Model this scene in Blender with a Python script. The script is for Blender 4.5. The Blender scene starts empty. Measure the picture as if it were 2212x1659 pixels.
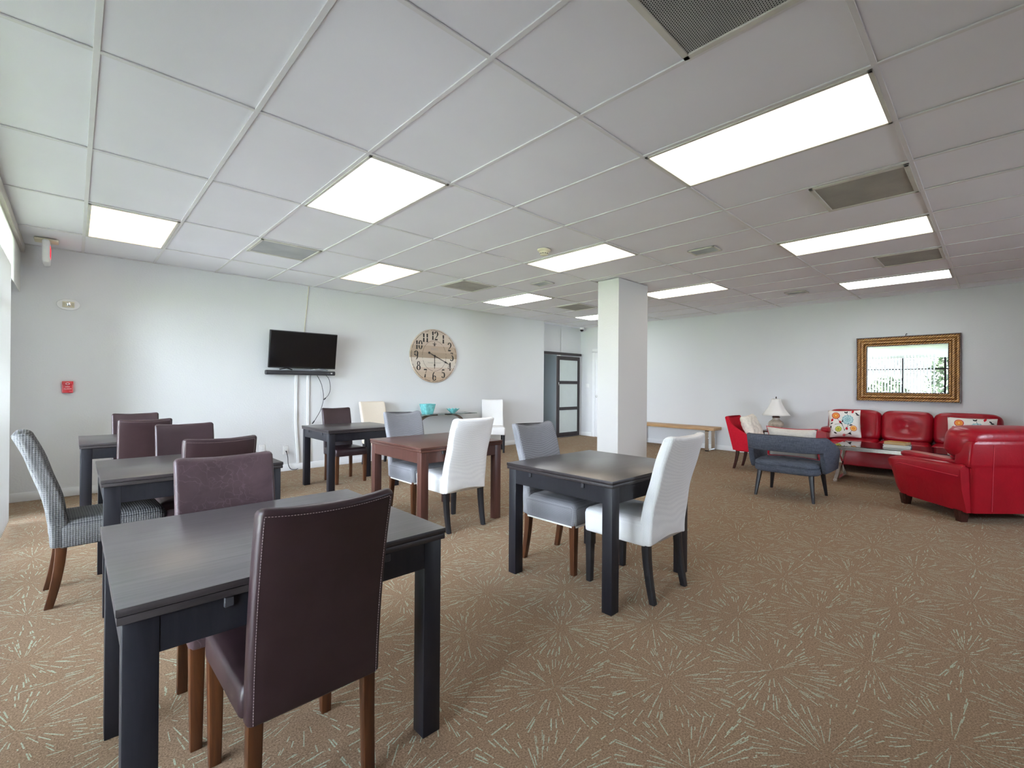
import bpy, bmesh, math, random
from mathutils import Vector, Matrix
random.seed(7)
PI = math.pi
sc = bpy.context.scene
COL = sc.collection

# ------------------------------------------------------------------ camera
CAM_H = 1.265
CEIL = 2.712
F_PX, YAW, PITCH, ROLL, CX = 997.16, 0.769707812, 0.0027110, 0.00704175, 1106 + 82.915
fw = Vector((math.cos(YAW)*math.cos(PITCH), math.sin(YAW)*math.cos(PITCH), math.sin(PITCH)))
rt = Vector((math.sin(YAW), -math.cos(YAW), 0.0))
up = rt.cross(fw)
r2 = rt*math.cos(ROLL) + up*math.sin(ROLL)
u2 = -rt*math.sin(ROLL) + up*math.cos(ROLL)
cam_d = bpy.data.cameras.new('camera')
cam = bpy.data.objects.new('camera', cam_d); COL.objects.link(cam)
cam_d.sensor_fit = 'HORIZONTAL'; cam_d.sensor_width = 36.0
cam_d.lens = F_PX/2212*36.0
cam_d.shift_x = -(CX-1106)/2212
cam_d.clip_start = 0.02
M = Matrix(((r2.x, u2.x, -fw.x, 0), (r2.y, u2.y, -fw.y, 0), (r2.z, u2.z, -fw.z, CAM_H), (0, 0, 0, 1)))
cam.matrix_world = M
sc.camera = cam

# ------------------------------------------------------------------ world, light, exposure
w = bpy.data.worlds.new('sky'); sc.world = w; w.use_nodes = True
bg = w.node_tree.nodes['Background']
bg.inputs['Color'].default_value = (0.755, 0.86, 1.0, 1)
bg.inputs['Strength'].default_value = 33.0
sun = bpy.data.lights.new('sun', 'SUN'); sun.energy = 250.0; sun.angle = 0.02; sun.color = (1.0, 0.98, 0.95)
so = bpy.data.objects.new('sun', sun); COL.objects.link(so)
so.rotation_euler = Vector((-0.16, -0.62, -0.77)).to_track_quat('-Z', 'Y').to_euler()
def portal(loc, rot, sx, sy):                        # daylight portals in the left window and the added fill window
    ld = bpy.data.lights.new('window_daylight', 'AREA'); ld.shape = 'RECTANGLE'
    ld.size = sx; ld.size_y = sy; ld.cycles.is_portal = True
    lo = bpy.data.objects.new('window_daylight', ld); COL.objects.link(lo)
    lo.location = loc; lo.rotation_euler = rot
portal((-0.78, 3.70, 1.33), (0, -PI/2, 0), 2.6, 5.72)
portal((4.9, -3.36, 1.7), (PI/2, 0, 0), 1.3, 1.0)
sc.view_settings.view_transform = 'Standard'
sc.view_settings.look = 'None'
sc.view_settings.gamma = 1.0
sc.view_settings.use_curve_mapping = False
sc.view_settings.exposure = 0.42
PANEL = 4.8
sc.cycles.use_denoising = True
sc.cycles.max_bounces = 10
sc.cycles.diffuse_bounces = 6
sc.cycles.transparent_max_bounces = 24
sc.cycles.sample_clamp_indirect = 6.0

# ------------------------------------------------------------------ node helper
def srgb(r, g, b):
    f = lambda c: (c/255/12.92) if c/255 <= 0.04045 else ((c/255+0.055)/1.055)**2.4
    return (f(r), f(g), f(b), 1.0)

class G:
    def __init__(s, name):
        s.m = bpy.data.materials.new(name); s.m.use_nodes = True
        s.t = s.m.node_tree; s.n = s.t.nodes; s.l = s.t.links
        s.b = s.n['Principled BSDF']; s.out = s.n['Material Output']
    def put(s, sock, v):
        if hasattr(v, 'is_output'): s.l.new(v, sock)
        else: sock.default_value = v
    def math(s, op, a, b=0.0, c=0.0, clamp=False):
        n = s.n.new('ShaderNodeMath'); n.operation = op; n.use_clamp = clamp
        s.put(n.inputs[0], a); s.put(n.inputs[1], b); s.put(n.inputs[2], c)
        return n.outputs[0]
    def coord(s, kind='Object', scale=(1, 1, 1)):
        n = s.n.new('ShaderNodeTexCoord'); m = s.n.new('ShaderNodeMapping')
        s.l.new(n.outputs[kind], m.inputs[0]); m.inputs['Scale'].default_value = scale
        return m.outputs[0]
    def noise(s, vec, scale, detail=3, rough=0.55, dist=0.0):
        n = s.n.new('ShaderNodeTexNoise'); s.l.new(vec, n.inputs['Vector'])
        n.inputs['Scale'].default_value = scale; n.inputs['Detail'].default_value = detail
        n.inputs['Roughness'].default_value = rough; n.inputs['Distortion'].default_value = dist
        return n.outputs[0]
    def ramp(s, fac, stops):
        n = s.n.new('ShaderNodeValToRGB'); s.put(n.inputs[0], fac)
        e = n.color_ramp.elements
        while len(e) < len(stops): e.new(0.5)
        for k, (p, c) in enumerate(stops): e[k].position = p; e[k].color = c
        return n.outputs[0]
    def mix(s, fac, a, b):
        n = s.n.new('ShaderNodeMix'); n.data_type = 'RGBA'
        s.put(n.inputs[0], fac); s.put(n.inputs[6], a); s.put(n.inputs[7], b)
        return n.outputs[2]
    def bump(s, h, strength=0.2, dist=0.01):
        n = s.n.new('ShaderNodeBump'); s.put(n.inputs['Height'], h)
        n.inputs['Strength'].default_value = strength; n.inputs['Distance'].default_value = dist
        s.l.new(n.outputs[0], s.b.inputs['Normal'])
    def sep(s, vec):
        n = s.n.new('ShaderNodeSeparateXYZ'); s.l.new(vec, n.inputs[0]); return n.outputs
    def comb(s, x, y, z):
        n = s.n.new('ShaderNodeCombineXYZ'); s.put(n.inputs[0], x); s.put(n.inputs[1], y); s.put(n.inputs[2], z)
        return n.outputs[0]
    def white(s, vec):
        n = s.n.new('ShaderNodeTexWhiteNoise'); n.noise_dimensions = '3D'; s.l.new(vec, n.inputs['Vector'])
        return n.outputs
    def base(s, c, rough=0.6, metal=0.0, spec=0.5):
        s.put(s.b.inputs['Base Color'], c); s.b.inputs['Roughness'].default_value = rough
        s.b.inputs['Metallic'].default_value = metal; s.b.inputs['Specular IOR Level'].default_value = spec
        return s

def plain(name, c, rough=0.6, metal=0.0, spec=0.5, var=0.06, vs=6.0, bump=0.0, bs=200.0):
    g = G(name); v = g.coord()
    n = g.noise(v, vs, 3)
    lo = tuple(x*(1-var) for x in c[:3])+(1,); hi = tuple(min(1, x*(1+var)) for x in c[:3])+(1,)
    g.base(g.ramp(n, [(0.3, lo), (0.7, hi)]), rough, metal, spec)
    if bump: g.bump(g.noise(v, bs, 2), bump, 0.002)
    return g.m

def wood(name, dark, light, rough=0.4, axis=0, scale=1.0, spec=0.5, ior=1.5):
    g = G(name); s = [22*scale]*3; s[axis] = 1.6*scale
    v = g.coord('Object', tuple(s))
    n = g.noise(v, 1.6, 6, 0.62, 1.2)
    g.base(g.ramp(n, [(0.32, dark), (0.68, light)]), rough, 0, spec); g.b.inputs['IOR'].default_value = ior
    g.bump(n, 0.06, 0.002)
    return g.m

def waffle(name, c, c2, k=700.0, st=0.5):
    g = G(name); v = g.coord(); x, y, z = g.sep(v)
    sx = g.math('SINE', g.math('MULTIPLY', x, k)); sy = g.math('SINE', g.math('MULTIPLY', y, k)); sz = g.math('SINE', g.math('MULTIPLY', z, k))
    h = g.math('ADD', g.math('ADD', sx, sy), sz)
    h = g.math('MULTIPLY_ADD', h, 0.2, 0.5)
    n = g.noise(v, 9, 4)
    f = g.math('MULTIPLY', h, 0.75); f = g.math('ADD', f, g.math('MULTIPLY', n, 0.25), 0, True)
    g.base(g.ramp(f, [(0.2, c2), (0.62, c)]), 0.9, 0, 0.15)
    g.bump(h, st, 0.003)
    return g.m

def weave(name, c, c2, k=420.0):
    g = G(name); v = g.coord('Object', (1, 1, 1))
    n1 = g.noise(g.coord('Object', (k, k, k*0.06)), 1, 2); n2 = g.noise(g.coord('Object', (k*0.06, k*0.06, k)), 1, 2)
    f = g.math('MULTIPLY', g.math('ADD', n1, n2), 0.5)
    g.base(g.ramp(f, [(0.38, c2), (0.62, c)]), 0.92, 0, 0.15)
    g.bump(f, 0.25, 0.002)
    return g.m

def leather(name, c, c2, rough=0.35, crease=0.12, scratch=None, wrinkle=0):
    g = G(name); v = g.coord()
    n = g.noise(v, 7, 5, 0.6, 0.5)
    col = g.ramp(n, [(0.3, c2), (0.7, c)])
    if scratch:
        vn = g.n.new('ShaderNodeTexVoronoi'); vn.feature = 'DISTANCE_TO_EDGE'
        wv = g.n.new('ShaderNodeVectorMath'); wv.operation = 'MULTIPLY_ADD'
        nn = g.n.new('ShaderNodeTexNoise'); g.l.new(v, nn.inputs['Vector']); nn.inputs['Scale'].default_value = 14
        g.l.new(nn.outputs[1], wv.inputs[0]); wv.inputs[1].default_value = (.16, .16, .16); g.l.new(v, wv.inputs[2])
        g.l.new(wv.outputs[0], vn.inputs['Vector']); vn.inputs['Scale'].default_value = 17
        e = g.ramp(vn.outputs['Distance'], [(0.0, (1, 1, 1, 1)), (0.035, (0, 0, 0, 1))])
        e = g.math('MULTIPLY', e, g.math('MULTIPLY', g.math('SUBTRACT', g.noise(v, 5, 3), 0.42, 0, True), 3.2, 0, True))
        col = g.mix(g.math('MULTIPLY', e, 0.5), col, scratch)
    g.base(col, rough, 0, 0.34 if wrinkle else 0.42)
    if wrinkle: g.bump(g.math('ADD', g.math('MULTIPLY', g.noise(v, 160, 3), 0.08), g.noise(v, 11, 4, 0.6, 1.6)), wrinkle, 0.03)
    else: g.bump(g.noise(v, 160, 3), crease, 0.0015)
    return g.m

# ------------------------------------------------------------------ materials
def wall_mat(name, c):
    g = G(name); v = g.coord()
    n = g.noise(v, 55, 4, 0.6); n2 = g.noise(v, 1.2, 2)
    lo = tuple(x*0.975 for x in c[:3])+(1,)
    g.base(g.mix(n2, lo, c), 0.75, 0, 0.25)
    g.bump(n, 0.32, 0.006)
    return g.m
M_WALL = wall_mat('sage white textured paint', (0.725, 0.735, 0.738, 1))
M_COLW = wall_mat('column wallpaper paint', (0.67, 0.665, 0.645, 1))
M_CLOSET = wall_mat('grey paint', (0.30, 0.34, 0.35, 1))
M_TRIM = plain('white trim paint', (0.82, 0.83, 0.83, 1), 0.45, var=0.02)
M_TILE = plain('ceiling tile', (0.84, 0.838, 0.87, 1), 0.85, spec=0.2, var=0.025, vs=1.1, bump=0.15, bs=260)
M_TBAR = plain('ceiling grid enamel', (0.74, 0.73, 0.72, 1), 0.5, var=0.03)
M_VENTF = plain('aged cream vent enamel', (0.60, 0.585, 0.51, 1), 0.5, var=0.08)
M_WHITEPL = plain('white plastic', (0.80, 0.80, 0.79, 1), 0.4, var=0.02)
M_CREAMPL = plain('cream plastic', (0.72, 0.66, 0.48, 1), 0.4, var=0.04)
M_BLACKPL = plain('black plastic', (0.012, 0.012, 0.014, 1), 0.35, var=0.1)
M_GREYPL = plain('dark grey plastic', (0.028, 0.028, 0.033, 1), 0.5)
M_REDPL = plain('red enamel', (0.50, 0.015, 0.025, 1), 0.35)
M_WHITEINK = plain('white lettering', (0.85, 0.85, 0.83, 1), 0.6, var=0.01)
M_INK = plain('black stencil ink', (0.022, 0.020, 0.018, 1), 0.7)
M_FAINT = plain('faded grey ink', (0.33, 0.30, 0.27, 1), 0.7)
M_CHROME = plain('brushed steel', (0.72, 0.71, 0.69, 1), 0.22, 1.0, var=0.05)
M_POLISH = plain('polished steel', (0.85, 0.87, 0.9, 1), 0.08, 1.0, var=0.02)
M_BRONZE = plain('brown metal strap', (0.17, 0.12, 0.09, 1), 0.35, 0.6)
M_BROWN = leather('brown leather', (0.034, 0.018, 0.021, 1), (0.024, 0.012, 0.014, 1), 0.36, 0.10)
M_BROWN2 = leather('creased brown leather', (0.075, 0.046, 0.052, 1), (0.045, 0.027, 0.030, 1), 0.36, 0.10, (0.26, 0.20, 0.22, 1))
M_STITCH = plain('pale thread', (0.34, 0.27, 0.27, 1), 0.8)
M_RED = leather('red leather', (0.31, 0.004, 0.013, 1), (0.25, 0.003, 0.010, 1), 0.29, 0.10, None, 0.07)
M_REDFAB = weave('red fabric', (0.52, 0.012, 0.028, 1), (0.40, 0.008, 0.020, 1), 300)
M_PIPE = plain('red piping', (0.45, 0.02, 0.04, 1), 0.7)
M_GREYW = waffle('grey waffle stretch cover', (0.26, 0.258, 0.272, 1), (0.135, 0.135, 0.148, 1), 1050, 0.6)
M_GREYR = waffle('charcoal ribbed stretch cover', (0.165, 0.164, 0.162, 1), (0.060, 0.061, 0.064, 1), 560, 0.8)
M_WHITEF = waffle('white stretch cover', (0.84, 0.83, 0.81, 1), (0.74, 0.73, 0.72, 1), 1050, 0.4)
M_CREAMF = waffle('cream stretch cover', (0.78, 0.70, 0.58, 1), (0.70, 0.62, 0.51, 1), 1500, 0.35)
M_LINING = plain('white lining', (0.78, 0.77, 0.72, 1), 0.9, spec=0.1)
M_DENIM = weave('blue grey linen', (0.120, 0.134, 0.168, 1), (0.050, 0.058, 0.078, 1), 260)
M_BEIGEF = weave('oatmeal linen', (0.66, 0.63, 0.57, 1), (0.52, 0.49, 0.44, 1), 300)
M_OFFW = plain('off white crinkled cloth', (0.72, 0.67, 0.58, 1), 0.9, spec=0.1, var=0.12, vs=30, bump=0.7, bs=60)
M_PILLOW = weave('white cotton', (0.80, 0.77, 0.70, 1), (0.70, 0.67, 0.61, 1), 300)
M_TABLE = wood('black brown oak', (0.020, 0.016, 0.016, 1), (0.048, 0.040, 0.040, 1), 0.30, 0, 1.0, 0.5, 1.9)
M_TABLEG = wood('greyish black brown oak', (0.040, 0.035, 0.037, 1), (0.092, 0.082, 0.085, 1), 0.30, 0, 1.0, 0.5, 2.1)  # lighter, greyer base for the nearest table's top
M_TABLEL = wood('blue black lacquer', (0.008, 0.008, 0.012, 1), (0.014, 0.014, 0.019, 1), 0.42, 2, 1.0, 0.35)
M_EDGE = wood('dark table edge', (0.012, 0.009, 0.010, 1), (0.034, 0.026, 0.027, 1), 0.45, 0)
M_CHOC = wood('chocolate wood', (0.050, 0.019, 0.014, 1), (0.082, 0.032, 0.023, 1), 0.34, 0)
M_CHOCL = wood('chocolate wood upright', (0.050, 0.018, 0.013, 1), (0.082, 0.031, 0.023, 1), 0.4, 2)
M_LEGBR = wood('reddish brown wood', (0.036, 0.011, 0.004, 1), (0.088, 0.030, 0.010, 1), 0.3, 2)
M_LEGDK = wood('dark mahogany', (0.030, 0.009, 0.007, 1), (0.055, 0.016, 0.012, 1), 0.25, 2)
M_LEGBK = plain('black lacquered wood', (0.012, 0.012, 0.014, 1), 0.35, var=0.15)
M_OAK = wood('light oak', (0.36, 0.20, 0.085, 1), (0.56, 0.35, 0.17, 1), 0.5, 1)
M_DOORW = wood('espresso wood', (0.018, 0.012, 0.013, 1), (0.034, 0.025, 0.026, 1), 0.4, 2)
M_FROST = plain('frosted glass', (0.60, 0.66, 0.64, 1), 0.28, var=0.03)
M_TEAL = plain('teal glaze', (0.20, 0.60, 0.60, 1), 0.12, var=0.3, vs=14)
M_BLIND = None
M_SHADE = plain('white lamp shade cloth', (0.84, 0.82, 0.77, 1), 0.9, spec=0.1, var=0.02)
M_CERAM = plain('taupe ceramic', (0.52, 0.45, 0.36, 1), 0.15, var=0.25, vs=18)
M_BLKGLASS = plain('black glass', (0.010, 0.010, 0.012, 1), 0.03, var=0.05, spec=0.8)
M_SCREEN = plain('dark screen', (0.004, 0.004, 0.005, 1), 0.12, var=0.05)
M_DIRT = None
M_PAPER = plain('paper', (0.80, 0.76, 0.66, 1), 0.8)
M_HEDGE = plain('green foliage', (0.012, 0.026, 0.003, 1), 0.8, var=0.75, vs=9)
M_GRASS = plain('lawn', (0.22, 0.34, 0.10, 1), 0.9, var=0.3, vs=12)
M_PAVE = plain('pale concrete paving', (0.66, 0.66, 0.65, 1), 0.9)
M_BEAM = wood('weathered grey beam paint', (0.40, 0.37, 0.33, 1), (0.58, 0.55, 0.50, 1), 0.6, 1, 0.5)

def blind_mat():
    g = G('cream blind vane'); d = g.n.new('ShaderNodeBsdfDiffuse'); t = g.n.new('ShaderNodeBsdfTranslucent'); mx = g.n.new('ShaderNodeMixShader')
    v = g.noise(g.coord('Object', (60, 60, 2)), 1, 3)
    c = g.ramp(v, [(0.3, (0.87, 0.865, 0.84, 1)), (0.7, (0.92, 0.915, 0.895, 1))])
    g.l.new(c, d.inputs[0]); g.l.new(c, t.inputs[0]); mx.inputs[0].default_value = 0.6
    g.l.new(d.outputs[0], mx.inputs[1]); g.l.new(t.outputs[0], mx.inputs[2]); g.l.new(mx.outputs[0], g.out.inputs[0])
    return g.m
M_BLIND = blind_mat()

def glass_mat(name, tint, refl=0.08):
    g = G(name); tr = g.n.new('ShaderNodeBsdfTransparent'); gl = g.n.new('ShaderNodeBsdfGlossy'); mx = g.n.new('ShaderNodeMixShader')
    fr = g.n.new('ShaderNodeFresnel'); fr.inputs[0].default_value = 1.45
    tr.inputs[0].default_value = tint; gl.inputs['Roughness'].default_value = 0.01
    g.l.new(fr.outputs[0], mx.inputs[0]); g.l.new(tr.outputs[0], mx.inputs[1]); g.l.new(gl.outputs[0], mx.inputs[2]); g.l.new(mx.outputs[0], g.out.inputs[0])
    return g.m
M_GLASS = glass_mat('window glass', (0.97, 0.97, 0.98, 1))
M_GLASST = glass_mat('table glass', (0.80, 0.92, 0.90, 1))
def mirror_mat():
    g = G('mirror silver'); gl = g.n.new('ShaderNodeBsdfGlossy'); gl.inputs[0].default_value = (0.92, 0.94, 0.93, 1); gl.inputs['Roughness'].default_value = 0.0
    g.l.new(gl.outputs[0], g.out.inputs[0]); return g.m
M_MIRROR = mirror_mat()

def emit(name, c, s):
    g = G(name); e = g.n.new('ShaderNodeEmission'); e.inputs[0].default_value = c; e.inputs[1].default_value = s
    g.l.new(e.outputs[0], g.out.inputs[0]); return g.m
M_PWARM = emit('warm lit diffuser', (1.0, 0.80, 0.60, 1), PANEL*0.40)
M_PCREAM = emit('cream lit diffuser', (1.0, 0.88, 0.72, 1), PANEL*0.85)
M_PCOOL = emit('cool lit diffuser', (0.97, 0.99, 1.0, 1), PANEL*1.1)
M_EXITRED = emit('lit red letters', (1.0, 0.03, 0.05, 1), 1.6)

def perforated(name, c, hole, k):
    g = G(name); v = g.coord(); x, y, z = g.sep(v)
    row = g.math('FLOOR', g.math('MULTIPLY', y, k*1.1547))
    fx = g.math('SUBTRACT', g.math('FRACT', g.math('ADD', g.math('MULTIPLY', x, k), g.math('MULTIPLY', row, 0.5))), 0.5)
    fy = g.math('MULTIPLY', g.math('SUBTRACT', g.math('FRACT', g.math('MULTIPLY', y, k*1.1547)), 0.5), 0.866)
    d = g.math('SQRT', g.math('ADD', g.math('MULTIPLY', fx, fx), g.math('MULTIPLY', fy, fy)))
    m = g.math('LESS_THAN', d, 0.34)
    n = g.noise(v, 3.0, 4)
    cc = g.ramp(n, [(0.35, tuple(q*0.72 for q in c[:3])+(1,)), (0.65, c)])
    g.base(g.mix(m, cc, hole), 0.6, 0, 0.3)
    return g.m
M_PERF = perforated('perforated grille', (0.50, 0.50, 0.46, 1), (0.035, 0.038, 0.035, 1), 95)
M_PERF2 = perforated('dusty fine grille', (0.46, 0.44, 0.37, 1), (0.20, 0.19, 0.165, 1), 120)
M_PERF3 = perforated('pale fine grille', (0.50, 0.51, 0.50, 1), (0.30, 0.31, 0.31, 1), 120)

def carpet_mat():
    g = G('starburst carpet'); v = g.coord(); x, y, z = g.sep(v)
    ax, ay, bx, by, ox, oy = 0.386, -0.305, 0.371, 0.303, 1.405, 1.328
    # gentle wobble keeps the woven rays from being ruler straight
    det = ax*by - bx*ay
    X = g.math('SUBTRACT', x, ox); Y = g.math('SUBTRACT', y, oy)
    s = g.math('ADD', g.math('MULTIPLY', X, by/det), g.math('MULTIPLY', Y, -bx/det))
    t = g.math('ADD', g.math('MULTIPLY', X, -ay/det), g.math('MULTIPLY', Y, ax/det))
    rs = g.math('ROUND', s); rtn = g.math('ROUND', t)
    ds = g.math('SUBTRACT', s, rs); dt = g.math('SUBTRACT', t, rtn)
    dx = g.math('ADD', g.math('MULTIPLY', ds, ax), g.math('MULTIPLY', dt, bx))
    dy = g.math('ADD', g.math('MULTIPLY', ds, ay), g.math('MULTIPLY', dt, by))
    r = g.math('SQRT', g.math('ADD', g.math('MULTIPLY', dx, dx), g.math('MULTIPLY', dy, dy)))
    th = g.math('ARCTAN2', dy, dx)
    mask = None
    for (N, L, seed, thr, rl) in ((29, 0.085, 0.0, 0.42, 0.0), (53, 0.055, 31.0, 0.58, 0.11), (19, 0.12, 77.0, 0.40, 0.02)):
        ta = g.math('MULTIPLY', th, N/(2*PI))
        idn = g.math('FLOOR', ta); f = g.math('SUBTRACT', g.math('SUBTRACT', ta, idn), 0.5)
        key = g.math('ADD', g.math('ADD', idn, seed), 0.37)
        wn = g.white(g.comb(key, g.math('MULTIPLY_ADD', rs, 1.7, 0.2), g.math('MULTIPLY_ADD', rtn, 2.3, 0.4)))
        cr = g.sep(wn[1])
        f = g.math('ADD', f, g.math('MULTIPLY', g.math('SUBTRACT', cr[0], 0.5), 0.55))
        lat = g.math('ABSOLUTE', g.math('MULTIPLY', g.math('MULTIPLY', f, 2*PI/N), r))
        q = g.math('MULTIPLY_ADD', r, 1/L, g.math('MULTIPLY', cr[1], 5.0))
        sg = g.math('FLOOR', q); fr = g.math('FRACT', q)
        w2 = g.white(g.comb(g.math('ADD', key, g.math('MULTIPLY', sg, 13.1)), g.math('MULTIPLY_ADD', rs, 1.7, 0.2), g.math('MULTIPLY_ADD', rtn, 2.3, 0.4)))
        c2 = g.sep(w2[1])
        on = g.math('GREATER_THAN', c2[0], thr)
        on = g.math('MULTIPLY', on, g.math('LESS_THAN', fr, g.math('MULTIPLY_ADD', c2[1], 0.5, 0.42)))
        on = g.math('MULTIPLY', on, g.math('GREATER_THAN', r, g.math('MULTIPLY_ADD', cr[2], 0.09, rl)))
        wd = g.math('MULTIPLY_ADD', r, 0.0045, g.math('MULTIPLY_ADD', c2[2], 0.0013, 0.0004))
        on = g.math('MULTIPLY', on, g.math('LESS_THAN', lat, wd))
        mask = on if mask is None else g.math('MAXIMUM', mask, on)
    yarn = g.noise(v, 330, 2)
    mask = g.math('MULTIPLY', mask, g.math('GREATER_THAN', yarn, 0.44))
    pile = g.noise(v, 150, 4, 0.8)
    big = g.noise(v, 0.8, 3)
    brown = g.ramp(pile, [(0.32, (0.095, 0.058, 0.034, 1)), (0.5, (0.275, 0.187, 0.122, 1)), (0.68, (0.47, 0.34, 0.235, 1))])
    brown = g.mix(g.math('MULTIPLY', big, 0.35), brown, (0.20, 0.130, 0.070, 1))
    mint = g.ramp(pile, [(0.3, (0.28, 0.34, 0.25, 1)), (0.7, (0.55, 0.64, 0.50, 1))])
    g.base(g.mix(mask, brown, mint), 0.95, 0, 0.1)
    g.bump(g.math('ADD', pile, g.math('MULTIPLY', mask, 0.25)), 0.7, 0.006)
    return g.m
M_CARPET = carpet_mat()

# ------------------------------------------------------------------ mesh helpers
def obj(name, bm, mat, parent=None, smooth=True, angle=40):
    bmesh.ops.recalc_face_normals(bm, faces=bm.faces)
    me = bpy.data.meshes.new(name)
    bm.to_mesh(me); bm.free()
    mats = mat if isinstance(mat, (list, tuple)) else [mat]
    for m in mats: me.materials.append(m)
    if smooth:
        me.polygons.foreach_set('use_smooth', [True]*len(me.polygons))
        try: me.set_sharp_from_angle(angle=math.radians(angle))
        except Exception: pass
    o = bpy.data.objects.new(name, me); COL.objects.link(o)
    if parent is not None: o.parent = parent
    return o

def tag(o, label=None, cat=None, group=None, kind=None):
    if label: o['label'] = label
    if cat: o['category'] = cat
    if group: o['group'] = group
    if kind: o['kind'] = kind
    return o

def thing(name, label, cat, loc=(0, 0, 0), rz=0.0, group=None):
    o = bpy.data.objects.new(name, None); COL.objects.link(o)
    o.empty_display_size = 0.1
    o.location = loc; o.rotation_euler = (0, 0, rz)
    return tag(o, label, cat, group)

def struct(name, bm, mat, parent=None, smooth=False):
    o = obj(name, bm, mat, parent, smooth)
    if parent is None: o['kind'] = 'structure'
    return o

CHILD = {}
def dup(root, loc, rz, label, group=None):
    r = root.copy(); COL.objects.link(r); r.location = loc; r.rotation_euler = (0, 0, rz); r['label'] = label
    if group: r['group'] = group
    for ch in [o for o in COL.objects if o.parent == root]:
        c = ch.copy(); COL.objects.link(c); c.parent = r
        for gch in [o for o in COL.objects if o.parent == ch]:
            d = gch.copy(); COL.objects.link(d); d.parent = c
    return r

def box(bm, c, s, bev=0.0, seg=2, rot=None):
    m = Matrix.Translation(Vector(c)) @ (rot.to_4x4() if rot else Matrix()) @ Matrix.Diagonal((s[0], s[1], s[2], 1))
    r = bmesh.ops.create_cube(bm, size=1.0, matrix=m)
    if bev > 0:
        es = list({e for v in r['verts'] for e in v.link_edges})
        bmesh.ops.bevel(bm, geom=es, offset=bev, segments=seg, affect='EDGES', profile=0.5)
    return bm

def B(*boxes):
    bm = bmesh.new()
    for b in boxes: box(bm, *b)
    return bm

def loft(bm, loops, cap=True):
    vs = [[bm.verts.new(p) for p in L] for L in loops]
    n = len(vs[0])
    for a, b in zip(vs, vs[1:]):
        for i in range(n):
            bm.faces.new((a[i], a[(i+1) % n], b[(i+1) % n], b[i]))
    if cap:
        bm.faces.new(vs[0][::-1]); bm.faces.new(vs[-1])
    return vs

def rrect(w, d, r, n=4, sub=1):
    """rounded rectangle loop in xy, with extra points along the long sides"""
    pts = []
    hw, hd = w/2-r, d/2-r
    cs = ((hw, hd, 0), (-hw, hd, PI/2), (-hw, -hd, PI), (hw, -hd, 1.5*PI))
    for k, (cx, cy, a) in enumerate(cs):
        for i in range(n+1):
            t = a + PI/2*i/n
            pts.append((cx+r*math.cos(t), cy+r*math.sin(t)))
        nx = cs[(k+1) % 4]
        e = pts[-1]; t2 = nx[2]; s = (nx[0]+r*math.cos(t2), nx[1]+r*math.sin(t2))
        for i in range(1, sub): pts.append((e[0]+(s[0]-e[0])*i/sub, e[1]+(s[1]-e[1])*i/sub))
    return pts

def tube(bm, pts, rad, n=8, cap=True):
    pts = [Vector(p) for p in pts]
    loops = []
    prev = None
    for i, p in enumerate(pts):
        d = (pts[min(i+1, len(pts)-1)] - pts[max(i-1, 0)]).normalized()
        if prev is None:
            a = d.orthogonal().normalized()
        else:
            a = (prev - d*prev.dot(d)).normalized()
        prev = a; b = d.cross(a)
        r = rad[i] if isinstance(rad, (list, tuple)) else rad
        loops.append([p + (a*math.cos(2*PI*k/n) + b*math.sin(2*PI*k/n))*r for k in range(n)])
    loft(bm, loops, cap)

def spline(pts, n=8):
    pts = [Vector(p) for p in pts]; out = []
    P = [pts[0]] + pts + [pts[-1]]
    for i in range(1, len(P)-2):
        for k in range(n):
            t = k/n; a, b, c, d = P[i-1], P[i], P[i+1], P[i+2]
            out.append(0.5*((2*b) + (c-a)*t + (2*a-5*b+4*c-d)*t*t + (3*b-a-3*c+d)*t**3))
    out.append(pts[-1]); return out

def lathe(bm, prof, n=32, c=(0, 0, 0)):
    loops = [[(c[0]+r*math.cos(2*PI*k/n), c[1]+r*math.sin(2*PI*k/n), c[2]+z) for k in range(n)] for r, z in prof]
    loft(bm, loops)

def leg_path(bm, pts, sizes, r=0.004):
    """square leg through points (x,y,z) with (w,d) sizes, sections horizontal"""
    loops = []
    for p, (w_, d_) in zip(pts, sizes):
        loops.append([(p[0]+a, p[1]+b, p[2]) for a, b in rrect(w_, d_, r, 2)])
    loft(bm, loops)

def bar(bm, a, b, w_, d_, upv=(0, 0, 1)):
    a, b = Vector(a), Vector(b); d = (b-a); L = d.length; d.normalize()
    u = Vector(upv); s = d.cross(u).normalized(); u = s.cross(d)
    m = Matrix((s, d, u)).transposed().to_4x4()
    m.translation = (a+b)/2
    bmesh.ops.create_cube(bm, size=1.0, matrix=m @ Matrix.Diagonal((w_, L, d_, 1)))

def cushion(bm, c, s, n=(5, 5, 5), seg=14, fn=None, rot=None):
    """soft box: a cube grid pushed onto a superellipsoid"""
    before = set(bm.verts)
    r = bmesh.ops.create_cube(bm, size=2.0)
    es = list({e for v in r['verts'] for e in v.link_edges})
    bmesh.ops.subdivide_edges(bm, edges=es, cuts=seg, use_grid_fill=True)
    vs = [v for v in bm.verts if v not in before]
    R = rot.to_3x3() if rot else None
    for v in vs:
        p = [math.copysign(math.sin(min(1, abs(q))*PI/2)**0.9 if abs(q) < 1 else 1, q) for q in v.co]
        k = sum(abs(q)**e for q, e in zip(p, n))**(1/ (sum(n)/3))
        k = max(k, 1e-6)
        q = Vector((p[0]/k*s[0]/2, p[1]/k*s[1]/2, p[2]/k*s[2]/2))
        if fn: q = fn(q)
        if R: q = R @ q
        v.co = q + Vector(c)

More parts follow.
